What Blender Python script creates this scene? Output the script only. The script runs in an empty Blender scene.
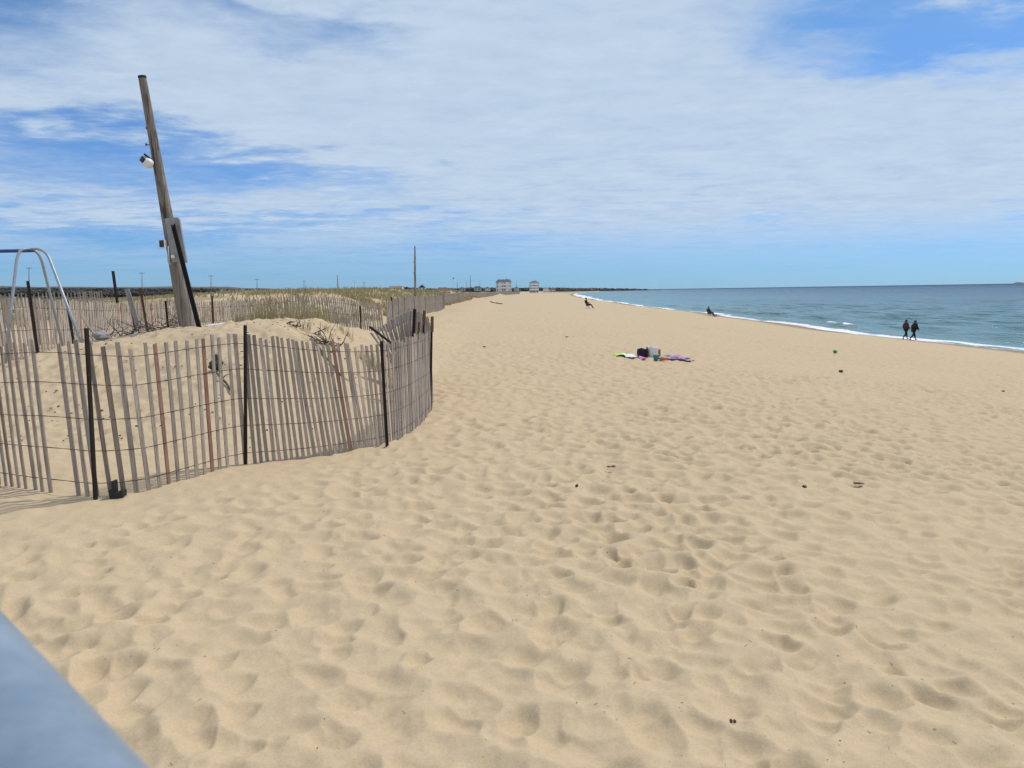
import bpy, bmesh, math, random
import numpy as np
from mathutils import Vector, Matrix, Euler
random.seed(7); RNG = np.random.default_rng(11)
R = math.radians
scene = bpy.context.scene
C = scene.collection
EYE = 1.62; F = 760.0
SEA = -3.5

# ------------------------------------------------------------------ camera
PITCH = math.atan((384-291.3)/F)
cam_rot = (Matrix.Rotation(math.pi/2-PITCH, 3, 'X') @ Matrix.Rotation(-0.0156, 3, 'Z'))
cam_loc = Vector((0, 0, EYE))
cd = bpy.data.cameras.new('camera'); cam = bpy.data.objects.new('camera', cd); C.objects.link(cam)
cam.matrix_world = Matrix.Translation(cam_loc) @ cam_rot.to_4x4()
cd.sensor_width = 36; cd.lens = 36*F/1024; cd.clip_start = 0.02; cd.clip_end = 60000
cd.dof.use_dof = True; cd.dof.focus_distance = 12.0; cd.dof.aperture_fstop = 9.0
scene.camera = cam

def ray(px, py):
    return (cam_rot @ Vector(((px-512)/F, (384-py)/F, -1)))
def at_d(px, py, d):
    r = ray(px, py); return cam_loc + r*(d/r.y)
def at_z(px, py, z=0.0):
    r = ray(px, py); return cam_loc + r*((z-EYE)/r.z)

# ------------------------------------------------------------------ noise
TAB = RNG.random((512, 512))
def hsh(i, j, k=0):
    i = i.astype(np.int64) + 131*k; j = j.astype(np.int64) + 57*k
    return TAB[(i*73 + (j >> 9)*19) & 511, (j*151 + (i >> 9)*37 + (i & 511)*7) & 511]
def vnoise(x, y, k=0):
    xi = np.floor(x); yi = np.floor(y); fx = x-xi; fy = y-yi
    fx = fx*fx*fx*(fx*(fx*6-15)+10); fy = fy*fy*fy*(fy*(fy*6-15)+10)
    a = hsh(xi, yi, k); b = hsh(xi+1, yi, k); c = hsh(xi, yi+1, k); d = hsh(xi+1, yi+1, k)
    return (a+(b-a)*fx)*(1-fy) + (c+(d-c)*fx)*fy - .5
def fbm(x, y, o=4, k=0):
    s = 0; a = 1
    for i in range(o):
        s = s + a*vnoise(x*2**i+i*17.3, y*2**i-i*9.1, k+i); a *= .5
    return s
def sst(a, b, x):
    t = np.clip((x-a)/(b-a), 0, 1); return t*t*(3-2*t)

# ------------------------------------------------------------------ terrain height
FRONT = [ # px, base y, top y, lean deg of slat top to the left
 (-75,476,345,4),(-30,480,345,4),(0,483,345,4),(25,487,343,4),(60,491,340,4),(97,494,342,3.5),(125,492,344,3),(150,488,345,2.5),(175,481,342,1.5),(200,474,338,.5),
 (225,466,335,0),(247,461,333,1),(275,458,336,3),(300,455,338,5),(322,452,340,7),(345,448,342,8.5),(368,444,343,8),(385,440,343,5),(393,437,342,2),
 (402,433,340,0),(412,427,337.5,-1),(420,420,335.5,-1),(427,413,334,-1),(432,405,333,0),(432.5,396,327,0),(430,388,319,1),(425,380,314,2),(417,374,311,4)]
front_pts = [at_z(a, b, 0) for a, b, c, d in FRONT]
fx_ = np.array([p.x for p in front_pts]); fy_ = np.array([p.y for p in front_pts])
_o = np.argsort(fx_[:24]); FXs = fx_[:24][_o]; FYs = fy_[:24][_o]
CX = [-30,-14,-11,-9.4,-8.3,-7.6,-6,-4.8,-3.9,-3.2,-2.6,-2.1,-1.6,0]
CZ = [.5,.40,.36,.36,.62,.84,1.06,1.2,1.2,.98,.55,.22,0,0]
def shore(y):
    return 38.5 + 4.4e-5*np.clip(y, 0, 3700)**2 - 6000*sst(3650, 5200, y) + .9*np.sin(y*.045+.6)*sst(20,60,y) + .5*np.sin(y*.13)
def base_h(x, y):
    sh = shore(y) - 38.5
    s = x - np.where(sh > 3, sh, sh*sst(8, 34, x))
    t = (s-2.2)/2.2
    slope = 2.2*np.where(t > 20, t, np.log1p(np.exp(np.clip(t, -40, 20))))
    b = -.0972*slope + .25*sst(0,1,(s-10)/12)*sst(0,1,(36-s)/14)*.6
    b = np.maximum(b, -9)
    # gentle beach undulation
    b = b + .06*fbm(x*.12, y*.10, 3, 3)*sst(8, 20, y) + .03*fbm(x*.5, y*.5, 2, 5)
    # berm scarp close to the water
    # enclosure mound
    crest = np.interp(x, CX, CZ)
    yf = np.interp(x, FXs, FYs)
    rise = sst(.15, 1, (y-yf-.25)/(13.6-yf-.25))
    fall = 1-(.36+.34*sst(-6.5,-4.5,x*26/np.maximum(y,20)))*sst(14.6, 19.5, y)
    out = 1-sst(22, 34, y)*sst(-40, -6, x)*.5
    m = crest*rise*fall*out + .10*fbm(x*.9, y*.9, 4, 9)*rise*sst(-1.9,-3.2,x) + .08*fbm(x*2.6, y*2.6, 4, 13)*rise*sst(-1.9,-3.0,x)*(y < 20)
    # dunes beyond the back fence
    e = sst(0, 7, -6.6-s+.9*np.sin(y*.05))
    dy = sst(29, 52, y)
    lo = 1.0 + .8*sst(-.62, -.30, x/np.maximum(y, 1))
    far = 1-.45*sst(150, 400, y)
    d = e*dy*far*lo*(1.0 + .30*fbm(x*.045+3, y*.05, 3, 21) + .16*fbm(x*.2, y*.2, 3, 25))
    d = d*np.where(y < 0, 0, 1)
    return np.where(y > 2, b+m*np.where(y < 32, 1, 1)+d*1.0-np.minimum(m, d)*.8, b)
GX0, GY0, GS = -110.0, -4.0, .1
_gx = np.arange(1400)*GS+GX0+60; _gy = np.arange(640)*GS+GY0      # fine lookup x -50..90, y -4..60
_a, _b = np.meshgrid(_gx, _gy, indexing='xy'); _HG = base_h(_a, _b); _gx0 = _gx[0]
def H1(x, y):
    i = (x-_gx0)/GS; j = (y-GY0)/GS
    if 0 <= i < 1398 and 0 <= j < 638:
        ii = int(i); jj = int(j); fx = i-ii; fy = j-jj; A = _HG
        return float((A[jj,ii]*(1-fx)+A[jj,ii+1]*fx)*(1-fy)+(A[jj+1,ii]*(1-fx)+A[jj+1,ii+1]*fx)*fy)
    return float(base_h(np.array([float(x)]), np.array([float(y)]))[0])

def bowls(wx, wy, cell, ax, ay, kk, spread=1.0):
    """packed hollows: every point takes the nearest of many jittered, turned, unequal bowls; they meet in narrow ridges"""
    best = np.full_like(wx, 9.0); sec = np.full_like(wx, 9.0); bd = np.zeros_like(wx)+.7; bs = bd.copy()
    ci = np.floor(wx/cell); cj = np.floor(wy/cell)
    for di in (-1, 0, 1):
        for dj in (-1, 0, 1):
            i = ci+di; j = cj+dj
            h1 = hsh(i, j, kk); h2 = hsh(i, j, kk+1); h3 = hsh(i, j, kk+2); h4 = hsh(i, j, kk+3); h5 = hsh(i, j, kk+4)
            ux = wx-(i+h1)*cell; uy = wy-(j+h2)*cell
            an = (h3-.5)*1.6 + np.where(h5 > .8, 1.3, 0); ca = np.cos(an); sa = np.sin(an); sz = .72+.6*h4
            p = (ux*ca+uy*sa)/(ax*sz); q = (-ux*sa+uy*ca)/(ay*sz); d = p*p+q*q
            nb = d < best
            n2 = (~nb) & (d < sec); val = .45+.65*h5
            bs = np.where(nb, bd, np.where(n2, val, bs)); sec = np.where(nb, best, np.where(n2, d, sec)); bd = np.where(nb, val, bd); best = np.where(nb, d, best)
    # soft ridge between neighbouring bowls, flat-topped where no bowl reaches
    k = .06; hh = np.clip(.5+.5*(sec-best)/k, 0, 1); m = sec*(1-hh)+best*hh - k*hh*(1-hh)
    h2 = np.clip(.5+.5*(sec-best)/.45, 0, 1); bd = bs*(1-h2)+bd*h2; m = np.clip(m, 0, 3); e = m/(1+m**3)**(1/3)
    return (e-.75)*bd
def footprints(x, y):
    wx = x + .055*vnoise(x*3.1, y*3.1, 40)+.022*vnoise(x*10, y*10, 42); wy = y + .055*vnoise(x*3.1+9, y*3.1, 41)+.022*vnoise(x*10+5, y*10, 43)
    z = .076*bowls(wx, wy, .200, .140, .100, 50) + .022*bowls(wx+3.3, wy+1.7, .13, .085, .065, 60) + .005*bowls(wx+1.3, wy+4.7, .065, .04, .035, 70)
    z = z*(.92+.7*np.clip(.5+.8*fbm(x*.8, y*.8, 2, 46), 0, 1))
    return z

def mesh_from_grid(name, X, Y, Z, mat, attrs=None, wrap=False, smooth=True):
    nr, nc = X.shape
    me = bpy.data.meshes.new(name)
    co = np.stack([X, Y, Z], -1).reshape(-1, 3).astype(np.float32)
    me.vertices.add(nr*nc); me.vertices.foreach_set('co', co.ravel())
    idx = np.arange(nr*nc).reshape(nr, nc)
    if wrap: idx = np.concatenate([idx, idx[:, :1]], 1)
    q = np.stack([idx[:-1, :-1], idx[:-1, 1:], idx[1:, 1:], idx[1:, :-1]], -1).reshape(-1, 4)
    n = len(q)
    me.loops.add(n*4); me.loops.foreach_set('vertex_index', q.ravel().astype(np.int32))
    me.polygons.add(n); me.polygons.foreach_set('loop_start', (np.arange(n)*4).astype(np.int32))
    me.polygons.foreach_set('use_smooth', np.full(n, smooth))
    for k, v in (attrs or {}).items():
        a = me.attributes.new(k, 'FLOAT', 'POINT'); a.data.foreach_set('value', v.reshape(-1).astype(np.float32))
    me.update(calc_edges=True); me.validate()
    me.materials.append(mat)
    o = bpy.data.objects.new(name, me); C.objects.link(o); return o

# ------------------------------------------------------------------ materials
class NT:
    def __init__(s, name):
        s.m = bpy.data.materials.new(name); s.m.use_nodes = True; s.t = s.m.node_tree; s.n = s.t.nodes; s.l = s.t.links
        s.b = s.n['Principled BSDF']
    def add(s, typ, **kw):
        n = s.n.new(typ)
        for k, v in kw.items(): setattr(n, k, v)
        return n
    def link(s, a, b): s.l.new(a, b)
    def noise(s, vec, scale, detail=4, rough=.55, dist=0):
        n = s.add('ShaderNodeTexNoise'); n.inputs['Scale'].default_value = scale; n.inputs['Detail'].default_value = detail
        n.inputs['Roughness'].default_value = rough; n.inputs['Distortion'].default_value = dist
        if vec is not None: s.link(vec, n.inputs['Vector'])
        return n.outputs['Fac']
    def ramp(s, fac, stops, interp='LINEAR'):
        n = s.add('ShaderNodeValToRGB'); n.color_ramp.interpolation = interp
        e = n.color_ramp.elements
        while len(e) < len(stops): e.new(.5)
        for i, (p, c) in enumerate(stops):
            e[i].position = p; e[i].color = (*c, 1) if len(c) == 3 else c
        s.link(fac, n.inputs['Fac']); return n.outputs['Color']
    def math(s, op, a, b=None, c=None, clamp=False):
        n = s.add('ShaderNodeMath', operation=op, use_clamp=clamp)
        for i, v in enumerate((a, b, c)):
            if v is None: continue
            if isinstance(v, (int, float)): n.inputs[i].default_value = v
            else: s.link(v, n.inputs[i])
        return n.outputs[0]
    def mix(s, fac, a, b, blend='MIX'):
        n = s.add('ShaderNodeMix', data_type='RGBA', blend_type=blend)
        for sock, v in ((n.inputs[0], fac), (n.inputs[6], a), (n.inputs[7], b)):
            if isinstance(v, (int, float)): sock.default_value = v
            elif isinstance(v, tuple): sock.default_value = (*v, 1)
            else: s.link(v, sock)
        return n.outputs[2]
    def bump(s, h, strength=.3, dist=.01, normal=None):
        n = s.add('ShaderNodeBump'); n.inputs['Strength'].default_value = strength; n.inputs['Distance'].default_value = dist
        s.link(h, n.inputs['Height'])
        if normal is not None: s.link(normal, n.inputs['Normal'])
        return n.outputs['Normal']
    def set(s, **kw):
        for k, v in kw.items():
            k = k.replace('_', ' ').title() if k not in ('IOR',) else k
            sock = s.b.inputs[k if k in s.b.inputs else k]
            if isinstance(v, (int, float)): sock.default_value = v
            elif isinstance(v, tuple): sock.default_value = (*v, 1)
            else: s.link(v, sock)
    def pos(s): return s.add('ShaderNodeNewGeometry').outputs['Position']
    def obj(s): return s.add('ShaderNodeTexCoord').outputs['Object']
    def scaled(s, vec, sc):
        n = s.add('ShaderNodeMapping'); n.inputs['Scale'].default_value = sc; s.link(vec, n.inputs['Vector']); return n.outputs[0]
    def attr(s, name):
        n = s.add('ShaderNodeAttribute'); n.attribute_name = name; return n.outputs['Fac']
    def rnd(s):
        a = s.add('ShaderNodeObjectInfo').outputs['Random']; b = s.add('ShaderNodeNewGeometry').outputs['Random Per Island']
        return s.math('FRACT', s.math('ADD', a, b))

def simple(name, col, rough=.7, var=.25, scale=30, metal=0, bump=.15):
    t = NT(name); v = t.obj(); n = t.noise(v, scale, 5)
    lo = tuple(c*(1-var) for c in col); hi = tuple(min(1, c*(1+var)) for c in col)
    t.set(base_color=t.ramp(n, [(.3, lo), (.7, hi)]), roughness=rough, metallic=metal)
    if bump: t.set(normal=t.bump(n, bump, .005))
    return t.m

def sand_mat():
    t = NT('sand'); P = t.pos()
    big = t.noise(P, .35, 4); mid = t.noise(P, 3.2, 5, .6); fine = t.noise(P, 55, 6, .7); grain = t.noise(P, 420, 3, .8)
    c = t.ramp(big, [(.3, (.485, .362, .222)), (.7, (.55, .42, .268))])
    c = t.mix(t.math('MULTIPLY', t.ramp(mid, [(.35, (0,0,0)), (.7, (1,1,1))]), .35), c, (.47, .345, .215))
    sp1 = t.noise(P, 150, 4, .75)
    c = t.mix(.62, c, t.ramp(sp1, [(.32, (.25,.18,.115)), (.48, (.52,.39,.24)), (.60, (.56,.43,.275)), (.72, (.78,.64,.45))]))
    c = t.mix(.35, c, t.ramp(fine, [(.3, (.30, .22, .14)), (.5, (.52, .385, .235)), (.72, (.68, .56, .40))]))
    c = t.mix(.5, c, t.ramp(grain, [(.33, (.22, .16, .10)), (.45, (.53, .40, .25)), (.62, (.58, .45, .29)), (.72, (.8, .7, .55))]), 'MIX')
    # sparse dark specks of weed and shell
    v = t.add('ShaderNodeTexVoronoi'); v.inputs['Scale'].default_value = 9.0; t.link(P, v.inputs['Vector'])
    sp = t.math('LESS_THAN', v.outputs['Distance'], .05)
    sel = t.math('GREATER_THAN', t.noise(P, 2.3, 2), .56)
    c = t.mix(t.math('MULTIPLY', t.math('MULTIPLY', sp, sel), .7), c, (.10, .07, .045))
    wet = t.attr('wet'); c = t.mix(wet, c, (.27, .185, .12))
    weed = t.attr('weed'); c = t.mix(weed, c, (.16, .12, .075))
    marsh = t.attr('marsh'); mc = t.ramp(t.noise(P, .09, 6), [(.35, (.10, .085, .045)), (.6, (.19, .155, .085))])
    c = t.mix(marsh, c, mc)
    b1 = t.bump(mid, .25, .02); b2 = t.bump(fine, .45, .006, b1); b3 = t.bump(grain, .35, .0015, b2)
    t.set(base_color=c, roughness=.92, normal=b3); t.b.inputs['Specular IOR Level'].default_value = .15
    return t.m
def wood_mat(name, cols, scale=1.0, rough=.85, crack=0):
    t = NT(name); v = t.obj(); r = t.rnd()
    sh = t.add('ShaderNodeCombineXYZ'); t.link(t.math('MULTIPLY', r, 37.0), sh.inputs[0]); t.link(t.math('MULTIPLY', r, 91.0), sh.inputs[2])
    va = t.add('ShaderNodeVectorMath', operation='ADD'); t.link(v, va.inputs[0]); t.link(sh.outputs[0], va.inputs[1]); v = va.outputs[0]
    g = t.noise(t.scaled(v, (60*scale, 60*scale, 3.0*scale)), 1.5, 6, .65)
    blot = t.noise(t.scaled(v, (4, 4, 2.2)), 1.4, 4)
    n = len(cols); c = t.ramp(r, [((i+.0)/n, k) for i, k in enumerate(cols)], 'CONSTANT')
    c = t.mix(t.math('MULTIPLY', t.ramp(blot, [(.42, (0,0,0)), (.62, (1,1,1))]), .6), c, tuple(k*.72 for k in cols[-1]))
    c = t.mix(.75, c, t.ramp(g, [(.32, (.28,.27,.26)), (.46, (.8,.8,.8)), (.58, (1.05,1.04,1.03)), (.72, (1.35,1.33,1.30))]), 'MULTIPLY')
    if crack:
        ck = t.noise(t.scaled(v, (26, 26, 1.1)), 1, 3, .5, .3); cm_ = t.ramp(ck, [(.36, (1,1,1)), (.41, (0,0,0))])
        c = t.mix(t.math('MULTIPLY', cm_, .85), c, (.05,.038,.03)); g = t.math('SUBTRACT', g, cm_)
    t.set(base_color=c, roughness=rough, normal=t.bump(g, .6, .003 if not crack else .012)); t.b.inputs['Specular IOR Level'].default_value = .25
    return t.m
GREYW = [(r*.99, g*.96, b*.90) for r, g, b in [(.42,.375,.34),(.34,.30,.275),(.48,.415,.375),(.36,.31,.28),(.44,.39,.355),(.35,.315,.295),(.44,.385,.34),(.41,.375,.35),(.30,.24,.21),(.45,.385,.345)]]
M = {}
M['sand'] = sand_mat()
M['slat'] = wood_mat('weathered_slat', GREYW)
M['slat_red'] = wood_mat('red_stained_slat', [(.30,.165,.13),(.33,.20,.16)])
M['slat_far'] = wood_mat('weathered_slat_pale', [(.54,.46,.39),(.44,.37,.32),(.58,.49,.41),(.36,.28,.24),(.52,.44,.38),(.48,.40,.34)])
M['pole'] = wood_mat('pole_wood', [(.40,.36,.31),(.27,.235,.20)], .3, crack=1)
M['drift'] = wood_mat('driftwood', [(.09,.075,.062),(.12,.10,.083),(.065,.055,.045)], .6)
M['plank'] = wood_mat('pale_plank', [(.38,.35,.33),(.34,.32,.30)], .6)
M['wire'] = simple('fence_wire', (.06,.045,.04), .7, .3, 80, .4)
M['iron'] = simple('dark_post_metal', (.018,.013,.012), .75, .4, 25, .3)
M['rust'] = simple('rusty_post_metal', (.09,.035,.022), .85, .4, 30)
M['brownpost'] = simple('brown_wood_post', (.16,.075,.03), .8, .4, 30)
M['galv'] = simple('galvanised_tube', (.36,.38,.39), .5, .12, 12, .35, .03)
M['bluepaint'] = simple('blue_paint', (.02,.07,.25), .4, .15, 12, 0, .03)
M['greybox'] = simple('grey_metal_sheet', (.30,.31,.31), .6, .15, 9, .2, .05)
M['white'] = simple('white_enamel', (.78,.78,.76), .4, .08, 9, 0, .02)
M['black'] = simple('black_plastic', (.012,.012,.013), .55, .2, 20)
M['darkglass'] = simple('dark_glass', (.02,.025,.03), .15, .1, 5, 0, 0)
def rail_mat():
    t = NT('rail_paint'); v = t.obj(); n = t.noise(t.scaled(v, (22, 22, 60)), 1, 6, .65); f = t.noise(v, 140, 3, .6)
    c = t.ramp(n, [(.3, (.23,.30,.375)), (.7, (.335,.40,.47))])
    t.set(base_color=c, roughness=t.ramp(f, [(.3, (.36,)*3), (.7, (.5,)*3)]), metallic=.45, normal=t.bump(f, .08, .0008)); return t.m
M['rail'] = rail_mat()
def grass_mat():
    t = NT('dune_grass'); r = t.rnd()
    c = t.ramp(r, [(0, (.44,.36,.19)), (.3, (.34,.31,.15)), (.48, (.48,.40,.23)), (.64, (.28,.27,.13)), (.76, (.46,.38,.21)), (.9, (.30,.22,.12))], 'CONSTANT')
    t.set(base_color=c, roughness=.75); return t.m
M['grass'] = grass_mat()
def wood_far_mat():
    t = NT('far_foliage'); P = t.pos(); r = t.rnd()
    n = t.noise(P, .02, 5)
    c = t.ramp(n, [(.35, (.065,.07,.06)), (.55, (.095,.088,.08)), (.7, (.12,.108,.098))])
    c = t.mix(.5, c, t.ramp(r, [(0, (.07,.075,.065)), (.4, (.12,.108,.098)), (.75, (.045,.053,.045))], 'CONSTANT'))
    t.set(base_color=c, roughness=.9); return t.m
M['trees'] = wood_far_mat()

def water_mat():
    t = NT('sea_water'); P = t.pos()
    off = t.attr('offshore'); foam = t.attr('foam')
    c = t.ramp(off, [(0, (.20,.27,.24)), (.05, (.075,.205,.205)), (.25, (.05,.17,.205)), (.55, (.03,.095,.155)), (1, (.02,.06,.125))])
    big = t.noise(t.scaled(P, (.012, .004, 1)), 1, 4); c = t.mix(t.math('MULTIPLY', t.ramp(big, [(.4,(0,0,0)),(.65,(1,1,1))]), .35), c, (.02,.06,.10))
    fo = t.noise(t.scaled(P, (1.2, .7, 1)), 1.6, 6, .7)
    fm = t.math('MULTIPLY', foam, 1.9); fm = t.math('SUBTRACT', fm, t.math('MULTIPLY', fo, 1.1), clamp=True); fm = t.math('MULTIPLY', fm, 3.2, clamp=True)
    c = t.mix(fm, c, (.86,.88,.88))
    w1 = t.noise(t.scaled(P, (.55, .20, 1)), 1, 3, .5, .6); w2 = t.noise(t.scaled(P, (2.2, 1.0, 1)), 1, 4, .6); w3 = t.noise(t.scaled(P, (.09, .03, 1)), 1, 3, .5, .5)
    b = t.bump(w3, .8, 3.0); b = t.bump(w1, 1.0, 1.4, b); b = t.bump(w2, 1.0, .40, b)
    rg = t.math('ADD', t.math('MULTIPLY', fm, .5), t.math('ADD', t.math('MULTIPLY', off, .25), .12))
    t.set(base_color=c, roughness=rg, normal=b); t.b.inputs['IOR'].default_value = 1.33
    sl = t.math('SUBTRACT', .38, t.math('MULTIPLY', off, .35)); t.link(sl, t.b.inputs['Specular IOR Level'])
    return t.m
M['water'] = water_mat()

# ------------------------------------------------------------------ object helpers
def tag(o, label=None, cat=None, group=None, kind=None):
    if label: o['label'] = label
    if cat: o['category'] = cat
    if group: o['group'] = group
    if kind: o['kind'] = kind
    return o
def empty(name, loc, rz=0):
    o = bpy.data.objects.new(name, None); o.location = loc; o.rotation_euler = (0, 0, rz); C.objects.link(o); o.empty_display_size = .2; return o
class MB:
    def __init__(s): s.v = []; s.f = []
    def box(s, c, size, rot=None):
        c = Vector(c); sx, sy, sz = [k/2 for k in size]; b = len(s.v)
        for z in (-sz, sz):
            for x, y in ((-sx,-sy),(sx,-sy),(sx,sy),(-sx,sy)):
                p = Vector((x,y,z)); p = (rot @ p) if rot else p; s.v.append(c+p)
        s.f += [(b+3,b+2,b+1,b),(b+4,b+5,b+6,b+7)]+[(b+i,b+(i+1)%4,b+4+(i+1)%4,b+4+i) for i in range(4)]
        return s
    def tube(s, pts, rad, n=8, cap=True):
        pts = [Vector(p) for p in pts]; rad = rad if isinstance(rad, (list, tuple)) else [rad]*len(pts)
        b = len(s.v); up = None
        for i, p in enumerate(pts):
            d = (pts[min(i+1, len(pts)-1)]-pts[max(i-1, 0)]).normalized()
            if up is None: up = d.orthogonal().normalized()
            up = (up-d*up.dot(d)).normalized(); si = d.cross(up)
            for k in range(n):
                a = 2*math.pi*k/n; s.v.append(p+(up*math.cos(a)+si*math.sin(a))*rad[i])
        for i in range(len(pts)-1):
            for k in range(n):
                s.f.append((b+i*n+k, b+i*n+(k+1)%n, b+(i+1)*n+(k+1)%n, b+(i+1)*n+k))
        if cap:
            s.f.append(tuple(b+k for k in reversed(range(n)))); e = b+(len(pts)-1)*n; s.f.append(tuple(e+k for k in range(n)))
        return s
    def quad(s, *p):
        b = len(s.v); s.v += [Vector(q) for q in p]; s.f.append(tuple(range(b, b+len(p)))); return s
    def prism(s, poly, d0, d1, axis='y'):
        """poly in (x,z), extruded along y"""
        b = len(s.v); n = len(poly)
        for y in (d0, d1):
            for x, z in poly: s.v.append(Vector((x, y, z)))
        s.f.append(tuple(b+i for i in range(n))); s.f.append(tuple(b+n+i for i in reversed(range(n))))
        for i in range(n): s.f.append((b+(i+1)%n, b+i, b+n+i, b+n+(i+1)%n))
        return s
    def mesh(s, name, mat, smooth=False):
        me = bpy.data.meshes.new(name); me.from_pydata([tuple(v) for v in s.v], [], s.f); me.update()
        me.materials.append(mat)
        if smooth: me.polygons.foreach_set('use_smooth', [True]*len(me.polygons))
        return me
    def build(s, name, mat, parent=None, smooth=False, origin=None):
        """vertices are in world space; the object gets its origin at `origin` (default: lowest-centre)"""
        if origin is None:
            n = len(s.v); mx = sum((v.x for v in s.v))/n; my = sum((v.y for v in s.v))/n; mz = min(v.z for v in s.v)
            origin = Vector((mx, my, mz))
        origin = Vector(origin); s.v = [v-origin for v in s.v]
        o = bpy.data.objects.new(name, s.mesh(name, mat, smooth)); C.objects.link(o)
        o.location = origin
        if parent is not None:
            o.parent = parent; o.location = origin - parent_world(parent)
        return o
def parent_world(p):
    l = Vector(p.location)
    while p.parent: p = p.parent; l += Vector(p.location)
    return l
def bevel(o, w=.004, seg=2):
    m = o.modifiers.new('bevel', 'BEVEL'); m.width = w; m.segments = seg; m.limit_method = 'ANGLE'; return o
def blob(mb, c, size, seed=0, rough=.2, sub=2):
    """irregular rounded lump"""
    bm = bmesh.new(); bmesh.ops.create_icosphere(bm, subdivisions=sub, radius=1); r = random.Random(seed)
    ph = [r.random()*6 for _ in range(6)]; b = len(mb.v)
    for v in bm.verts:
        k = 1+rough*(math.sin(v.co.x*3+ph[0])+math.sin(v.co.y*4+ph[1])+math.sin(v.co.z*5+ph[2]))/1.7
        mb.v.append(Vector((c[0]+v.co.x*size[0]*k, c[1]+v.co.y*size[1]*k, c[2]+v.co.z*size[2]*k)))
    for f in bm.faces: mb.f.append(tuple(b+v.index for v in f.verts))
    bm.free(); return mb

# ------------------------------------------------------------------ the ground
def radii():
    r = [.7]
    while r[-1] < 42: r.append(r[-1]*1.0045)
    while r[-1] < 300: r.append(r[-1]*1.010)
    while r[-1] < 9000: r.append(r[-1]*1.05)
    return np.array(r)
RR = radii()
AF = np.linspace(-R(44), R(44), 720); AB = np.linspace(R(44), 2*math.pi-R(44), 90)[1:-1]
AA = np.concatenate([AF, AB])
r_, a_ = np.meshgrid(RR, AA, indexing='ij')
X = r_*np.sin(a_); Y = r_*np.cos(a_)
Z = base_h(X, Y)
amp = 1-sst(45, 90, r_)
yfl = np.interp(X, FXs, FYs)
inside = sst(-1.2, -2.0, X)*sst(-.2, .5, Y-yfl)*(1-sst(16, 24, Y))
nearfence = sst(-1.0, -2.6, X)*sst(-2.0, -.7, Y-yfl)*sst(2.5, .8, Y-yfl)
rightsm = 1
amp = amp*(1-.15*inside)*(1-.6*nearfence)*(.72+.5*vnoise(X*.35, Y*.35, 88))
wet = .9*sst(-7, -2.5, X-shore(Y)+.5*fbm(X*.3, Y*.12, 3, 90))
amp = amp*(1-wet)*(1-.6*sst(26, 36, X))*(.8+.35*sst(-2, 3, X))
msk = r_ < 95
fp = np.zeros_like(Z); fp[msk] = footprints(X[msk], Y[msk])
Z = Z + fp*amp*1.0 + (.010*fbm(X*5, Y*5, 3, 95)*(1-sst(20, 60, r_)))
Z = Z - .012*sst(3, 30, r_)
weed = np.clip(fbm(X*.55, Y*.10, 4, 97)*3-1.55, 0, 1)*sst(9, 16, X)*sst(37, 33, X)*sst(20, 40, Y)*.5
weed = np.maximum(weed, .45*sst(.9, .1, np.abs(X-shore(Y)+3.2+1.2*fbm(Y*.08, X*0, 3, 98)))*sst(-.1, .2, fbm(X*1.2, Y*.3, 3, 99)))
marsh = sst(110, 300, Y)*sst(-12, -60, X - (shore(Y)-38.5)) + sst(900, 1500, Y)*sst(36, 5, X-(shore(Y)-38.5))
marsh = np.clip(np.maximum(marsh, sst(-30, -80, X)), 0, 1)
tuftm = sst(33, 45, Y)*sst(-9, -14, X-(shore(Y)-38.5))*.45*sst(-.1, .15, fbm(X*.25, Y*.25, 3, 101))
marsh = np.clip(np.maximum(marsh, tuftm), 0, 1)
g = mesh_from_grid('beach_sand', X, Y, Z, M['sand'], {'wet': wet, 'weed': weed, 'marsh': marsh}, wrap=True)
# close the hole under the camera with a centre disc inside the same mesh
bmx = bmesh.new(); bmx.from_mesh(g.data); bmx.verts.ensure_lookup_table()
try: bmx.faces.new([bmx.verts[i] for i in range(len(AA))])
except Exception: pass
bmx.to_mesh(g.data); bmx.free()
tag(g, kind='structure')

# ------------------------------------------------------------------ the sea
ys = [-300, -200, -120, -60, -20]+list(np.arange(0, 260, .75))
while ys[-1] < 45000: ys.append(ys[-1]*1.02+.3)
us = list(np.arange(-3, 45, .35))
while us[-1] < 45000: us.append(us[-1]*1.035+.3)
U, Yw = np.meshgrid(np.array(us), np.array(ys), indexing='xy')
Xw = shore(Yw) + U
fade = 1-sst(120, 500, Yw); fu = 1-sst(120, 300, U)
wob = 3.2*fbm(U*.02, Yw*.018, 3, 110)
ph = (U + wob*2.2)
a1 = (.5+1.3*(vnoise(Yw*.02+4, np.floor(ph/9)*3.3, 112)+.5))
sw = np.sin(ph*2*math.pi/9.0); sw = np.where(sw > 0, sw**1.6, sw*.5)
zw = SEA + .27*a1*sw*sst(0, 6, U)*fade*fu + .07*np.sin((U*.8+Yw*.35)*1.1+wob)*sst(3, 10, U)*fade*fu
zw = zw + .10*fbm(U*.35, Yw*.22, 3, 115)*sst(1, 8, U)*fade*fu
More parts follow.
